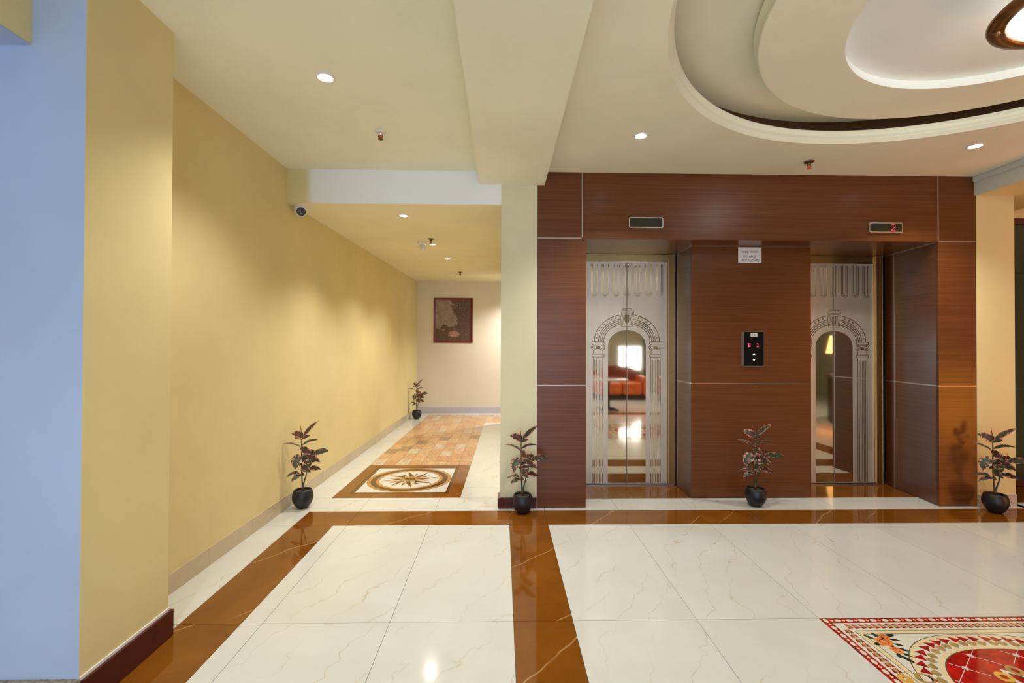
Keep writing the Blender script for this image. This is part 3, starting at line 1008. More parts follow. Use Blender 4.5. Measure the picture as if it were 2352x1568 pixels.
def lift_door(n, cx, lab):
    d = empty('door_%d' % n, (cx, YD, 0), label=lab, cat='lift door', kind='structure')
    for sd in (-1, 1):
        x0, x1 = (-HW, -.002) if sd < 0 else (.002, HW)
        leaf = box('door_leaf', x0, x1, 0, .03, .012, DH, 'satin_steel', d, .0015)
        # tall mirror arch, half on each leaf
        arch = [(-.181, .02), (.181, .02)] + [(.181 * math.cos(PI * i / 28), 1.325 + .148 * math.sin(PI * i / 28)) for i in range(29)]
        pts = clip_half(arch, sd)
        bm = bmesh.new()
        bm_prism(bm, pts, -.0008, .002, 'y')
        frombm('mirror_arch', bm, 'mirror_steel', leaf, label='mirror polished arch')
        # drop loops along the top
        bm = bmesh.new()
        for k in range(-3, 4):
            c0 = k * .1045
            for hw in (.030, .0165):
                zc = 1.828
                arc = [(c0 - hw, DH - .02), (c0 - hw, zc)] + [(c0 - hw * math.cos(PI * i / 12), zc - hw * math.sin(PI * i / 12)) for i in range(1, 12)] + [(c0 + hw, zc), (c0 + hw, DH - .02)]
                if k * sd < 0:
                    continue
                if k == 0:
                    arc = [p for p in arc if sd * p[0] >= 0.004]
                    if len(arc) < 2:
                        continue
                stroke(bm, arc, .0062)
        frombm('drop_loops', bm, 'mirror_steel', leaf)
        # arch bands with dots
        bm = bmesh.new()
        zs = 1.366
        for a in (.312, .272, .256, .239, .222):
            arc = [(sd * a * math.cos(PI / 2 * i / 26), zs + (a - .054) * math.sin(PI / 2 * i / 26)) for i in range(27)]
            arc = [p for p in arc if abs(p[0]) > .062]
            stroke(bm, arc, .0065)
        for i in range(8):
            t = math.radians(8 + 8.6 * i)
            px, pz = sd * .292 * math.cos(t), zs + .238 * math.sin(t)
            v = [bm.verts.new((px + .006 * math.cos(2 * PI * k / 10), -.0008, pz + .006 * math.sin(2 * PI * k / 10))) for k in range(10)]
            bm.faces.new(v)
        frombm('arch_bands', bm, 'mirror_steel', leaf)
        # keystone
        bm = bmesh.new()
        for k in range(4):
            e = .0125 * k
            zt, zb_ = 1.655 - e, 1.508 + e
            wt, wb_ = .066 - e, .053 - e
            stroke(bm, [(sd * .004, zt), (sd * wt, zt), (sd * wb_, zb_), (sd * .004, zb_)], .005)
        stroke(bm, [(sd * .004, 1.676), (sd * .045, 1.676), (sd * .045, 1.66)], .005)
        stroke(bm, [(sd * .004, 1.667), (sd * .054, 1.667)], .003)
        bm_prism(bm, [(sd * .004, 1.545), (sd * .014, 1.545), (sd * .021, 1.618), (sd * .004, 1.618)], -.0008, .002, 'y')
        frombm('keystone', bm, 'mirror_steel', leaf)
        # capital and fluted column
        bm = bmesh.new()
        cc = sd * .277
        def rbar(z0, z1, hw):
            r = (z1 - z0) / 2
            zc = (z0 + z1) / 2
            pts = [(cc + hw - r + r * math.sin(PI * i / 8), zc + r * math.cos(PI * i / 8)) for i in range(9)] + [(cc - hw + r - r * math.sin(PI * i / 8), zc - r * math.cos(PI * i / 8)) for i in range(9)]
            stroke(bm, pts, .0058, closed=True)
        rbar(1.338, 1.364, .060)
        rbar(1.216, 1.242, .060)
        for s2 in (-1, 1):
            sp_ = []
            for i in range(30):
                t = i / 29 * 3.4 * PI
                r = .031 * (1 - i / 38)
                sp_.append((cc + s2 * (.037 - r * math.sin(t) * -1 * 1.0), 1.306 + r * math.cos(t)))
            stroke(bm, sp_, .0058)
            stroke(bm, [(cc + s2 * .045, 1.276), (cc + s2 * .045, 1.244)], .0055)
        bm_prism(bm, [(cc - .016, 1.29), (cc + .016, 1.29), (cc + .013, 1.318), (cc - .013, 1.318)], -.0008, .002, 'y')
        frombm('capital', bm, 'mirror_steel', leaf)
        bm = bmesh.new()
        for k in range(7):
            xk = cc + (k - 3) * .0152
            ztop = 1.212 if k in (0, 6) else 1.188
            stroke(bm, [(xk, ztop), (xk, .022)], .0062)
        frombm('column_flutes', bm, 'mirror_steel', leaf)
    box('seam', -.002, .002, .004, .03, .012, DH, 'seam_dark', d)
    box('jamb', HW + .001, HW + .058, -.03, .03, .004, ZL - .006, 'jamb_steel', d, .002)
    box('jamb_edge', HW + .058, HW + .062, -.034, .03, .004, ZL - .006, 'chrome', d)
    box('jamb', -HW - .058, -HW - .001, -.03, .03, .004, ZL - .006, 'jamb_steel', d, .002)
    box('header', -HW, HW, -.008, .03, DH + .004, ZL - .006, 'header_steel', d, .002)
    box('header_lip', -HW, HW, -.012, .004, DH - .003, DH + .004, 'chrome', d)
    box('sill', -HW - .05, HW + .05, -.03, .03, .0005, .007, 'sill_metal', d)
    box('sill_groove', -HW, HW, -.012, .004, .007, .0115, 'seam_dark', d)
    return d
lift_door(1, 1.192, 'etched steel lift door left of the call panel')
lift_door(2, 3.200, 'etched steel lift door right of the call panel')

# floor indicators -------------------------------------------------
def rrect(x0, x1, z0, z1, r, n=5):
    out = []
    for (cx, cz, a0) in ((x1 - r, z1 - r, 0), (x0 + r, z1 - r, 90), (x0 + r, z0 + r, 180), (x1 - r, z0 + r, 270)):
        for i in range(n + 1):
            a = math.radians(a0 + 90 * i / n)
            out.append((cx + r * math.cos(a), cz + r * math.sin(a)))
    return out
def indicator(x0, x1, z0, z1, label, digit=False):
    o = empty('floor_indicator', ((x0 + x1) / 2, YF, z0), label=label, cat='display', group='floor indicators over the lifts')
    w, h = (x1 - x0) / 2, z1 - z0
    prism('casing', rrect(-w, w, 0, h, .012), -.022, 0, 'chrome', o, 'y')
    prism('screen', rrect(-w + .007, w - .007, .008, h - .008, .006), -.0235, -.02, 'display_glass', o, 'y')
    if digit:
        rows = ['01110', '10001', '00001', '00010', '00100', '01000', '11111']
        bm = bmesh.new()
        for r, line in enumerate(rows):
            for c_, ch in enumerate(line):
                if ch == '1':
                    px, pz = .042 + c_ * .0081, h - .0155 - r * .0088
                    v = [bm.verts.new((px + .0034 * math.cos(2 * PI * k / 8), -.0242, pz + .0034 * math.sin(2 * PI * k / 8))) for k in range(8)]
                    bm.faces.new(v)
        frombm('red_digit', bm, 'red_led', o, label='red dotted 2')
    return o
indicator(1.034, 1.316, 2.287, 2.374, 'blank floor display above the left lift door')
indicator(3.033, 3.312, 2.266, 2.350, 'floor display showing a red 2 above the right lift door', True)
# notice
nt_o = empty('paper_notice', (2.169, YP, 2.052), label='white paper notice about drinks and arms on the timber pier', cat='notice')
box('sheet', -.103, .103, -.0012, 0, 0, .136, 'paper', nt_o)
text_on_wall('lettering', 'HARD DRINKS', .0275, -.073, -.0014, .088, 'ink', nt_o, width=.146)
text_on_wall('lettering', 'AND ARMS', .0275, -.063, -.0014, .049, 'ink', nt_o, width=.112)
text_on_wall('lettering', 'NOT ALLOWED', .0275, -.073, -.0014, .011, 'ink', nt_o, width=.157)
# call panel
cp = empty('call_panel', (2.193, YP, 1.146), label='black lift call panel with red E 2 and white arrows', cat='call panel')
prism('casing', rrect(-.091, .091, 0, .307, .012), -.020, 0, 'chrome', cp, 'y')
prism('face', rrect(-.086, .086, .006, .301, .008), -.0215, -.018, 'black_gloss', cp, 'y')
box('logo_plate', -.029, .029, -.0222, -.02, .261, .292, 'paper', cp)
box('logo_mark', -.024, -.012, -.0228, -.022, .270, .286, 'logo_red', cp)
box('logo_mark', -.022, -.014, -.0232, -.0226, .270, .277, 'ink', cp)
text_on_wall('logo_lettering', 'AE', .0175, -.008, -.0226, .2735, 'ink', cp)
box('logo_line', -.008, .022, -.0228, -.022, .2675, .2705, 'logo_red', cp)
text_on_wall('floor_letter', 'E', .044, -.052, -.0222, .170, 'red_led', cp)
text_on_wall('floor_digit', '2', .044, .020, -.0222, .170, 'red_led', cp)
prism('arrow', [(-.011, .100), (0, .120), (.011, .100), (0, .106)], -.0224, -.021, 'white_led', cp, 'y')
prism('arrow', [(-.011, .064), (0, .058), (.011, .064), (0, .044)], -.0224, -.021, 'white_led', cp, 'y')

# ------------------------------------------------------------------ ceiling with the round cove
AX, AY, AR, AO = 2.262, 1.610, 1.555, 1.582
BX, BY, BR = 2.447, 1.816, 1.245
CX, CY, CR = 2.455, 1.850, .843
ZR, ZLIP = 2.86, 2.825
cei = empty('ceiling', label='cream ceiling with a stepped round cove', cat='ceiling', kind='structure')
RW = AR + .14
def half_poly(sgn, x0, x1, yedge, r):
    arc = [(AX + r * math.cos(PI * i / 48), AY + sgn * r * math.sin(PI * i / 48)) for i in range(49)]
    return [(x1, AY), (x1, yedge), (x0, yedge), (x0, AY)] + list(reversed(arc))
bm = bmesh.new()
for sgn, ye in ((1, 4.4), (-1, -4.35)):
    bm_prism(bm, half_poly(sgn, -4.2, 8.7, ye, AO), ZC, ZC + .03)
frombm('ceiling_slab', bm, 'ceiling_cream', cei)
lathe('cove_moulding', [(AO + .004, ZC), (AO - .004, ZC + .003), (AO - .006, ZC + .016), (AO - .020, ZC + .020), (AO - .022, ZC + .030), (AO - .012, ZC + .045), (AO - .010, ZC + .058), (AO - .018, ZC + .068), (AR - .002, ZC + .072), (AR - .003, ZLIP), (AR + .16, ZLIP)], 'ceiling_cream', cei, 160, AX, AY, False, label='round cornice moulding')
lathe('cove_wall', [(RW, ZLIP - .01), (RW, 2.965)], 'cove_brown', cei, 128, AX, AY, False, label='dark brown cove recess')
lathe('cove_top', [(RW + .05, 2.955), (0.0001, 2.955)], 'ceiling_cream', cei, 128, AX, AY, False)
# eccentric dropped ring
n = 160
prof = [(BR - .01, 2.955), (BR - .01, 2.945), (BR + .018, 2.940), (BR + .022, 2.925), (BR + .008, 2.912), (BR - .006, 2.895), (BR + .002, 2.880), (BR + .004, 2.866), (BR, 2.861), (BR - .004, ZR)]
vs_, fs = lathe_data(prof, n, BX, BY, False)
base_i = len(vs_) - n
for i in range(n):
    a = 2 * PI * i / n
    vs_.append((CX + CR * math.cos(a), CY + CR * math.sin(a), ZR))
flat0 = len(fs)
for i in range(n):
    j = (i + 1) % n
    fs.append((base_i + i, base_i + j, base_i + n + j, base_i + n + i))
mesh('dropped_ring', vs_, fs, 'ceiling_cream', cei, False, 'dropped ceiling ring with moulded edge')
lathe('inner_recess', [(CR, ZR), (CR + .012, 2.914), (CR + .008, 2.915), (.0001, 2.915)], 'cove_white', cei, 160, CX, CY, False, smooth=False, label='white round inner recess')

# bowl light in the cove
lp = empty('ceiling_bowl_light', (2.455, 1.83, 2.752), label='bronze rimmed glass bowl light in the round cove', cat='ceiling light')
lathe('bronze_rim', [(.268, .030), (.285, .034), (.325, .022), (.336, .010), (.332, .0), (.31, -.008), (.278, -.010), (.268, -.004), (.268, .030)], 'bronze', lp, 64, cap=False)
lathe('glass_bowl', [(.270, .004), (.255, -.012), (.21, -.032), (.14, -.046), (.06, -.054), (.0001, -.056)], 'lamp_bowl', lp, 64, cap=False)
lathe('mount', [(.08, .163), (.08, .12), (.05, .09), (.05, .06), (.25, .030), (.0001, .030)], 'bronze', lp, 32, cap=False)
for k in range(3):
    a = 2 * PI * k / 3 + 2.4
    lathe('finial', [(.006, .006), (.014, -.004), (.012, -.020), (.004, -.026), (.0001, -.028)], 'bronze', lp, 12, .300 * math.cos(a), .300 * math.sin(a), False)
pd = bpy.data.lights.new('bowl_glow', 'POINT')
pd.energy = 13
pd.color = (1.0, 0.97, 0.90)
pd.shadow_soft_size = .06
po = bpy.data.objects.new('bowl_glow', pd)
po.location = (2.60, 1.83, 2.835)
C.objects.link(po)

# downlights
def downlight(x, y, z, label, power, tilt=0.0, r=.034, cone=118, col=(1.0, 0.975, 0.93), group='recessed downlights'):
    o = empty('downlight', (x, y, z), label=label, cat='downlight', group=group)
    lathe('trim_ring', [(r + .002, .004), (r + .003, -.004), (r + .010, -.007), (r + .016, -.004), (r + .017, .001)], 'white_plastic', o, 24, cap=False)
    lathe('lamp_disc', [(r + .003, -.003), (.0001, -.0035)], 'lamp_disc', o, 24, cap=False)
    d = bpy.data.lights.new('downlight_beam', 'SPOT')
    d.energy = power
    d.color = col
    d.spot_size = math.radians(cone)
    d.spot_blend = .75
    d.shadow_soft_size = .05
    l = bpy.data.objects.new('downlight_beam', d)
    l.location = (x, y, z - .02)
    C.objects.link(l)
    return o
downlight(-.945, 2.47, ZC, 'downlight in the left ceiling near the sprinkler', 76)
downlight(.935, 3.10, ZC, 'downlight above the left lift door', 98)
downlight(3.345, 3.19, ZC, 'downlight above the right lift door', 98)
for (px, py, lab) in ((-.885, 4.14, 'corridor downlight nearest the drop beam'), (-.815, 5.42, 'corridor downlight beside the small white camera'), (-.755, 6.42, 'corridor downlight farthest from the drop beam')):
    downlight(px, py, zk(py), lab, 88, r=.030)
for (px, py, lab) in ((-.945, .2, 'unseen lobby downlight beside the near pillar'), (-.945, -2.2, 'unseen lobby downlight by the tall glazed front'), (.95, -.6, 'unseen lobby downlight left of the round table'), (3.3, -.9, 'unseen lobby downlight in front of the leather sofa'), (5.4, -1.2, 'unseen lobby downlight behind the armchair'), (6.6, .2, 'unseen lobby downlight over the reception desk'), (1.2, -2.9, 'unseen lobby downlight left of the leather sofa'), (3.6, -3.0, 'unseen lobby downlight nearest the small window')):
    downlight(px, py, ZC, lab, 98, group='unseen lobby downlights')  # lamps behind the camera, added as fill light for the hall
downlight(.50, 8.30, zk(8.3), 'added fill downlight at the mouth of the side passage past the corridor', 230, cone=140)  # added out of sight behind the pillar to brighten the corridor end wall
downlight(1.7, 8.4, zk(8.4), 'added fill downlight deeper in the side passage past the corridor', 80)  # second hidden lamp added as fill for the corridor end

# sprinklers
def sprinkler(x, y, z, label, white=False):
    o = empty('sprinkler', (x, y, z), label=label, cat='sprinkler', group='ceiling sprinklers')
    lathe('escutcheon', [(.001, .001), (.036, .0), (.034, -.006), (.014, -.010)], 'white_plastic' if white else 'brass_dark', o, 20, cap=False)
    lathe('nozzle', [(.012, -.006), (.012, -.020), (.009, -.026), (.0001, -.026)], 'chrome' if white else 'brass_dark', o, 12, cap=False)
    bm = bmesh.new()
    for s_ in (-1, 1):
        bm_tube(bm, [(s_ * .010, 0, -.02), (s_ * .015, 0, -.034), (s_ * .005, 0, -.050)], .003, 6)
    frombm('yoke', bm, 'brass_dark', o)
    lathe('bulb', [(.0001, -.024), (.007, -.026), (.0115, -.034), (.0115, -.042), (.006, -.048), (.0001, -.049)], 'brass_orange', o, 12, cap=False)
    lathe('deflector', [(.0001, -.049), (.017, -.050), (.016, -.054), (.0001, -.0545)], 'brass_orange' if not white else 'brass_dark', o, 12, cap=False)
    return o
sprinkler(-.815, 3.09, ZC, 'sprinkler with white collar in the left ceiling', True)
sprinkler(2.36, 3.50, ZC, 'sprinkler above the timber pier between the lifts')
sprinkler(-.79, 5.12, zk(5.12), 'corridor sprinkler beside the small white camera')
sprinkler(-.70, 7.72, zk(7.72), 'corridor sprinkler nearest the framed picture')

# security cameras
cc_ = empty('dome_camera', (-1.672, 3.86, 2.470), label='white turret security camera under the corridor drop beam', cat='camera')
lathe('base', [(.050, .006), (.052, -.004), (.050, -.030), (.044, -.040), (.0001, -.041)], 'white_plastic', cc_, 28, cap=False)
def ball(name, r, c_, mat, parent, n=20):
    bm = bmesh.new()
    bmesh.ops.create_uvsphere(bm, u_segments=n, v_segments=n // 2, radius=r)
    for v in bm.verts:
        v.co += Vector(c_)
    return frombm(name, bm, mat, parent, True)
ball('eyeball', .043, (.006, -.006, -.046), 'white_plastic', cc_)
def disc_facing(name, c_, dirv, prof, mat, parent, n=24):
    v, f = lathe_data(prof, n, 0, 0, False)
    q = Vector((0, 0, 1)).rotation_difference(Vector(dirv).normalized()).to_matrix()
    return mesh(name, [q @ Vector(p) + Vector(c_) for p in v], f, mat, parent, True)
dv = Vector((.42, -1, -.32)).normalized()
e0 = Vector((.006, -.006, -.046))
disc_facing('face_ring', e0, dv, [(.040, .018), (.0405, .036), (.035, .041), (.034, .038)], 'white_plastic', cc_)
disc_facing('glass', e0, dv, [(.035, .0395), (.0001, .040)], 'lens_black', cc_)
disc_facing('lens', e0, dv, [(.0145, .0405), (.0001, .0435)], 'lens_grey', cc_)
c2 = empty('bracket_camera', (-.915, 5.30, zk(5.30)), label='small white bracket camera on the corridor ceiling', cat='camera')
box('junction_box', -.035, .035, -.03, .03, -.040, .001, 'white_plastic', c2, .003)
tube('arm', [(.012, 0, -.038), (.022, 0, -.055), (.010, 0, -.072)], .010, 'white_plastic', c2)
bm = bmesh.new()
bm_tube(bm, [(.036, .02, -.070), (-.020, .0, -.078)], .020, 14)
frombm('barrel', bm, 'white_plastic', c2, True)
prism('sun_shield', [(-.075, -.024), (.04, -.024), (.04, .036), (-.075, .036)], -.060, -.056, 'white_plastic', c2)
disc_facing('lens', (.037, .0203, -.070), (1, .35, .14), [(.016, 0), (.0001, .001)], 'lens_black', c2)

# ------------------------------------------------------------------ framed picture
pc = empty('framed_picture', (-.958, YEND, 1.372), label='framed picture in a maroon frame on the corridor end wall', cat='picture')
w, h, fw = .383, .880, .042
for pts in ([(-w, 0), (w, 0), (w - fw, fw), (-w + fw, fw)], [(w, 0), (w, h), (w - fw, h - fw), (w - fw, fw)], [(w, h), (-w, h), (-w + fw, h - fw), (w - fw, h - fw)], [(-w, h), (-w, 0), (-w + fw, fw), (-w + fw, h - fw)]):
    bm = bmesh.new()
    a = [bm.verts.new((p[0], -.004 if i < 2 else -.012, p[1])) for i, p in enumerate(pts)]
    cen = [((pts[0][0] * .55 + pts[3][0] * .45), (pts[0][1] * .55 + pts[3][1] * .45)), ((pts[1][0] * .55 + pts[2][0] * .45), (pts[1][1] * .55 + pts[2][1] * .45))]
    mid = [bm.verts.new((p[0], -.026, p[1])) for p in cen]
    bk = [bm.verts.new((p[0], 0, p[1])) for p in pts]
    bm.faces.new((a[0], a[1], mid[1], mid[0]))
    bm.faces.new((mid[0], mid[1], a[2], a[3]))
    bm.faces.new((bk[0], bk[1], a[1], a[0]))
    bm.faces.new((bk[2], bk[3], a[3], a[2]))
    bm.faces.new((bk[0], bk[1], bk[2], bk[3]))
    frombm('frame_rail', bm, 'frame_maroon', pc)
me = bpy.data.meshes.new('print')
me.from_pydata([(-w + fw, -.008, fw), (w - fw, -.008, fw), (w - fw, -.008, h - fw), (-w + fw, -.008, h - fw), (-w + fw, 0, fw), (w - fw, 0, fw), (w - fw, 0, h - fw), (-w + fw, 0, h - fw)], [], [(0, 1, 2, 3), (7, 6, 5, 4), (0, 4, 5, 1), (1, 5, 6, 2), (2, 6, 7, 3), (3, 7, 4, 0)])
uv = me.uv_layers.new(name='UVMap')
uvs = {0: (0, 0), 1: (1, 0), 2: (1, 1), 3: (0, 1), 4: (0, 0), 5: (1, 0), 6: (1, 1), 7: (0, 1)}
for lp_ in me.loops:
    uv.data[lp_.index].uv = uvs[lp_.vertex_index]
link('print', me, 'picture_print', pc)

# ------------------------------------------------------------------ potted rubber plants
# shape read off the photograph: x to the right, z up, in units of mm*0.5225 from the pot foot
K = .000523
def P(px, py, d=0.0): return Vector(((px - 325) * K, d, (1437 - py) * K))
def leaf(name, pts, W, vis, mat, parent, fold=.18):
    """blade along a path (list of px,py,depth), true width W m, share vis of it seen from the front"""
    path = [P(*p) for p in pts]
    # resample by a quadratic through three points
    p0, p1, p2 = path
    n, mcol = 7, 4
    vs_, fs, uvs_ = [], [], []
    for i in range(n):
        t = i / (n - 1)
        c_ = p0 * (1 - t) ** 2 + p1 * 2 * t * (1 - t) + p2 * t ** 2
        d_ = ((p1 - p0) * (1 - t) + (p2 - p1) * t).normalized()
        side_ = Vector((0, -1, 0)).cross(d_)
        side_.normalize()
        dep = d_.cross(side_).normalized()
        wv = side_ * vis + dep * math.sqrt(max(0, 1 - vis * vis))
        nv = d_.cross(wv).normalized()
        prof = (math.sin(PI * min(1, t * .97 + .03) ** .85)) ** .75 if 0 < t < 1 else 0.04
        for k in range(mcol + 1):
            u = -1 + 2 * k / mcol
            q = c_ + wv * (u * W / 2 * prof) + nv * (fold * W / 2 * prof * abs(u))
            vs_.append(q)
            uvs_.append(((u + 1) / 2, t))
    for i in range(n - 1):
        for k in range(mcol):
            a = i * (mcol + 1) + k
            fs.append((a, a + 1, a + mcol + 2, a + mcol + 1))
    me = bpy.data.meshes.new(name)
    me.from_pydata([tuple(v) for v in vs_], [], fs)
    uvl = me.uv_layers.new(name='UVMap')
    for lp_ in me.loops:
        uvl.data[lp_.index].uv = uvs_[lp_.vertex_index]
    return link(name, me, mat, parent, True)
def make_plant():
    o = empty('potted_rubber_plant', (0, 0, 0), cat='potted plant', group='potted rubber plants')
    lathe('pot', [(.0001, .001), (.036, .001), (.044, .006), (.066, .035), (.079, .068), (.0815, .090), (.079, .115), (.070, .143), (.0665, .148), (.062, .147), (.060, .140), (.061, .128)], 'pot_black', o, 40, cap=False)
    lathe('soil', [(.0622, .131), (.04, .134), (.0001, .136)], 'soil', o, 24, cap=False)
    tube('stem', [P(322, 1160), P(318, 1080), P(311, 1000), P(302, 850, -.004), P(300, 690), P(302, 520), P(300, 370)], [.0085, .0065, .005, .0045, .004, .004, .003], 'stem_green', o)
    tube('stem', [P(324, 1140), P(334, 1085), P(350, 1005, -.004), P(368, 945, -.006), P(378, 860, -.008), P(395, 740, -.008), P(440, 632, -.004)], [.0075, .006, .005, .0045, .004, .0035, .0025], 'stem_green', o)
    tube('trunk_base', [P(320, 1170), P(323, 1120), P(327, 1075)], [.0105, .0095, .0062], 'stem_brown', o)
    tube('petiole', [P(364, 945, -.006), P(330, 925, -.006), P(280, 915, -.004)], .0016, 'sheath_red', o, 6)
    tube('petiole', [P(305, 900), P(330, 880), P(400, 845, -.01)], .0016, 'sheath_red', o, 6)
    tube('leaf_sheath', [P(305, 335), P(297, 270), P(291, 215), P(285, 150)], [.004, .0035, .0024, .0006], 'sheath_red', o, 8)
    tube('leaf_sheath', [P(440, 640, -.006), P(446, 590, -.006), P(453, 508, -.006)], [.0036, .0030, .0006], 'sheath_red', o, 8)
    G_, B_ = 'leaf_green', 'leaf_bronze'
    L = [
        ([(318, 345, .0), (400, 210, .02), (562, 126, .03)], .044, .82, G_),
        ([(322, 340, -.005), (240, 260, -.035), (132, 258, -.05)], .050, .95, B_),
        ([(305, 378, -.004), (345, 310, -.03), (405, 305, -.05)], .038, .8, G_),
        ([(300, 382, .0), (260, 345, .03), (226, 362, .05)], .030, .6, B_),
        ([(296, 480, .0), (400, 355, -.01), (540, 408, -.02)], .040, .62, G_),
        ([(295, 500, .0), (190, 415, .01), (48, 418, .02)], .036, .28, G_),
        ([(280, 505, -.005), (350, 525, -.05), (440, 625, -.06)], .048, .95, B_),
        ([(440, 640, -.005), (590, 560, .0), (718, 622, .01)], .054, .90, G_),
        ([(360, 625, -.02), (450, 650, -.05), (548, 745, -.06)], .050, .85, B_),
        ([(410, 570, .02), (480, 570, .04), (520, 670, .05)], .044, .7, B_),
        ([(302, 655, -.005), (190, 640, -.03), (196, 808, -.045)], .074, .92, G_),
        ([(432, 650, .0), (350, 650, .03), (308, 760, .04)], .054, .9, G_),
        ([(405, 690, -.02), (395, 760, -.05), (368, 815, -.05)], .036, .8, G_),
        ([(430, 700, -.01), (350, 760, -.04), (300, 700, -.05)], .040, .7, B_),
        ([(300, 790, .0), (330, 800, -.04), (415, 885, -.05)], .052, .9, G_),
        ([(390, 850, -.01), (470, 800, -.03), (570, 872, -.04)], .050, .85, B_),
        ([(440, 690, -.01), (470, 740, .0), (540, 740, .01)], .044, .8, G_),
        ([(285, 915, -.004), (200, 828, -.012), (76, 924, -.015)], .034, .45, G_),
        ([(300, 918, -.004), (210, 905, -.025), (146, 996, -.03)], .036, .78, G_),
        ([(345, 935, -.006), (310, 905, -.02), (272, 922, -.03)], .024, .7, B_),
        ([(308, 770, .0), (285, 755, .01), (262, 785, .02)], .026, .7, G_),
    ]
    for pts, W, vis, mt_ in L:
        leaf('leaf', pts, W * 1.18, vis, mt_, o)
    return o
proto = make_plant()
spots = [(-1.612, 3.80, 1.0, 'potted pink and green rubber plant against the yellow left wall'),
         (-1.528, 8.36, 1.03, 'distant potted rubber plant in the corridor corner'),
         (.167, 3.665, 1.0, 'potted rubber plant in front of the narrow cream pillar'),
         (2.108, 3.80, 1.0, 'potted rubber plant in front of the timber pier between the lifts'),
         (3.955, 3.63, 1.0, 'potted rubber plant in front of the right yellow pillar')]
for i, (px, py, sc, lab) in enumerate(spots):
    o = proto if i == 0 else copy_tree(proto)
    o.location = (px, py, 0.0005)
    o.rotation_euler = (0, 0, -math.atan2(px, py) + (.26 if i == 0 else .36 if i == 1 else 0))
    o.scale = (sc, sc, sc)
    o['label'] = lab

# ------------------------------------------------------------------ lobby furniture seen in the mirror doors
def soft_box(name, x0, x1, y0, y1, z0, z1, mat, parent, bev=.05):
    o = box(name, x0, x1, y0, y1, z0, z1, mat, parent, bev, seg=4)
    for p in o.data.polygons:
        p.use_smooth = True
    return o
def sofa(loc, w, rz, label, mats, cat='sofa', name='leather_sofa', n=2):
    o = empty(name, loc, rz, label, cat)
    hw = w / 2
    box('plinth', -hw + .04, hw - .04, -.40, .36, .001, .12, 'base_black', o)
    for k in range(n):
        a = -hw + .16 + (w - .32) * k / n
        soft_box('seat_cushion', a + .004, a + (w - .32) / n - .004, -.30, .40, .12, .43, mats[0], o, .06)
    bm = bmesh.new()
    pts = [(-hw + .02, .12), (-hw + .02, .62)] + [(-hw + .02 + (w - .04) * i / 16, .62 + .20 * math.sin(PI * i / 16) ** .6) for i in range(1, 16)] + [(hw - .02, .62), (hw - .02, .12)]
    bm_prism(bm, pts, -.46, -.27, 'y')
    frombm('backrest', bm, mats[1], o)
    for s_ in (-1, 1):
        soft_box('armrest', s_ * hw - .08 - .08 * s_, s_ * hw + .08 - .08 * s_, -.42, .40, .12, .58, mats[0], o, .06)
    return o
sofa((2.95, -2.85, 0), 1.30, 0, 'brown and orange leather sofa below the small window', ('leather_orange', 'leather_brown'))
sofa((4.22, -2.05, 0), .80, 1.35, 'orange leather armchair right of the lobby sofa', ('leather_orange', 'leather_orange'), 'armchair', 'leather_armchair', 1)
tb_ = empty('round_table', (2.17, -.72, 0), label='round pale topped pedestal table in front of the lobby sofa', cat='table')
lathe('table_top', [(.0001, .62), (.42, .62), (.43, .632), (.42, .644), (.0001, .644)], 'table_top', tb_, 40, cap=False)
lathe('pedestal', [(.11, .03), (.06, .06), (.045, .4), (.05, .56), (.12, .62)], 'base_black', tb_, 20, cap=False)
for k in range(4):
    a = PI / 4 + k * PI / 2
    bm = bmesh.new()
    bm_tube(bm, [(.02 * math.cos(a), .02 * math.sin(a), .045), (.27 * math.cos(a), .27 * math.sin(a), .02)], [.026, .016], 8)
    frombm('foot', bm, 'base_black', tb_, True)
cu_ = empty('curtain', (4.09, -4.22, 0), label='dark blue curtain beside the small window', cat='curtain')
bm = bmesh.new()
pts = [(-.08 + .16 * i / 24, .025 * math.sin(i * 1.6)) for i in range(25)]
pts = pts + [(p[0], p[1] + .008) for p in reversed(pts)]
bm_prism(bm, pts, .02, 2.45)
frombm('drape', bm, 'curtain_blue', cu_)
tube('rail', [(-.9, .0, 2.47), (.2, .0, 2.47)], .014, 'brass_dark', cu_)
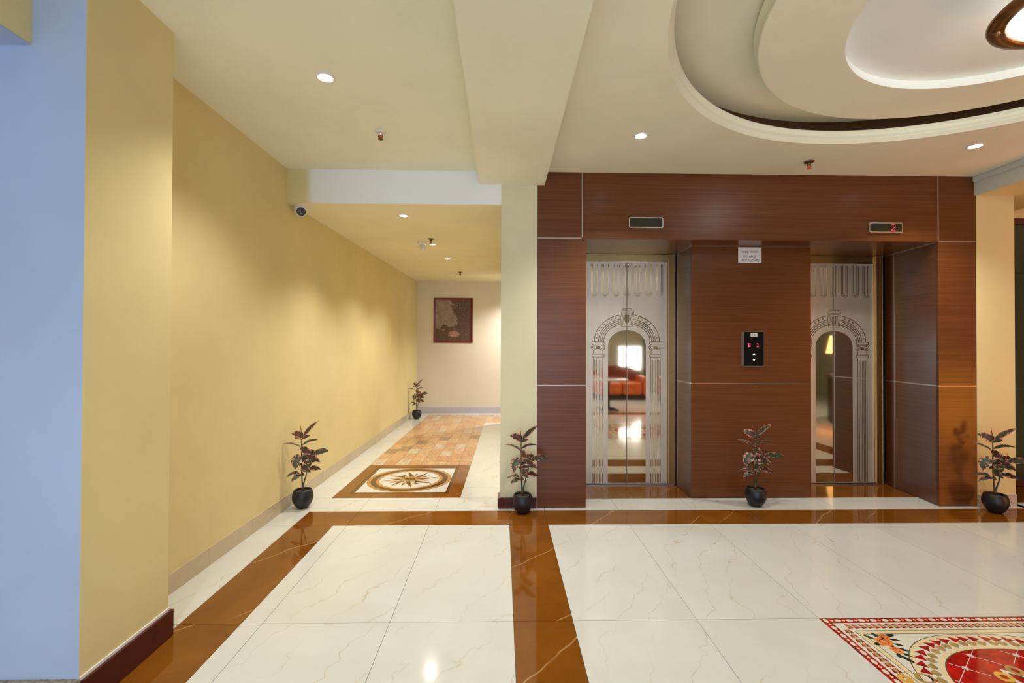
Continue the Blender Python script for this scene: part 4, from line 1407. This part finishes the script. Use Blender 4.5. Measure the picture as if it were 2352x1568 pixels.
# reception desk
DX, DY, DR = 7.1, 1.4, 1.5
dk = empty('reception_desk', (DX, DY, 0), label='curved dark timber reception desk right of the lobby', cat='desk')
def arc_pts(r, a0, a1, n=24): return [(r * math.cos(a0 + (a1 - a0) * i / n), r * math.sin(a0 + (a1 - a0) * i / n)) for i in range(n + 1)]
A0, A1 = math.radians(120), math.radians(240)
prism('desk_front', arc_pts(DR - .03, A0, A1) + list(reversed(arc_pts(DR - .10, A0, A1))), .002, .78, 'desk_wood', dk)
prism('desk_top', arc_pts(DR + .03, A0, A1) + list(reversed(arc_pts(DR - .45, A0, A1))), .78, .82, 'desk_wood', dk)
for k in range(34):
    a = A0 + (A1 - A0) * (k + .5) / 34
    bm = bmesh.new()
    bm_box(bm, DR - .032, DR - .012, -.026, .026, .03, .76)
    bmesh.ops.rotate(bm, verts=bm.verts, cent=(0, 0, 0), matrix=Matrix.Rotation(a, 3, 'Z'))
    frombm('slat', bm, 'desk_wood', dk)
lm = empty('table_lamp', (5.96, .62, .82), label='table lamp with warm cone shade on the reception desk', cat='lamp')
lathe('base', [(.0001, 0), (.07, 0), (.07, .012), (.02, .03), (.012, .10), (.02, .16), (.010, .24), (.010, .40), (.0001, .40)], 'chrome', lm, 20, cap=False)
lathe('shade', [(.132, .385), (.070, .70)], 'shade_warm', lm, 28, cap=False)
mn = empty('monitor', (6.02, .80, .82), 1.35, label='dark computer monitor on the reception desk', cat='monitor')
box('stand', -.10, .10, -.05, .05, 0, .012, 'base_black', mn)
box('neck', -.02, .02, -.012, .012, .012, .10, 'base_black', mn)
box('screen', -.16, .16, -.012, .012, .09, .32, 'base_black', mn, .003)
fl = empty('added_lantern', (5.50, 2.0, 0), label='added amber drum lantern, out of view, for the glow on the right panel', cat='lamp')  # added outside the view to put an orange glow on the right timber panel
lathe('base', [(.0001, .001), (.16, .001), (.16, .03), (.02, .05), (.02, .22), (.0001, .22)], 'bronze', fl, 28, cap=False)
lathe('drum_shade', [(.17, .20), (.17, .95)], 'shade_amber', fl, 32, cap=False)
pd = bpy.data.lights.new('added_lantern_glow', 'POINT')
pd.energy = 3
pd.color = (1.0, 0.50, 0.14)
pd.shadow_soft_size = .3
po = bpy.data.objects.new('added_lantern_glow', pd)
po.location = (5.50, 2.0, 1.02)
C.objects.link(po)
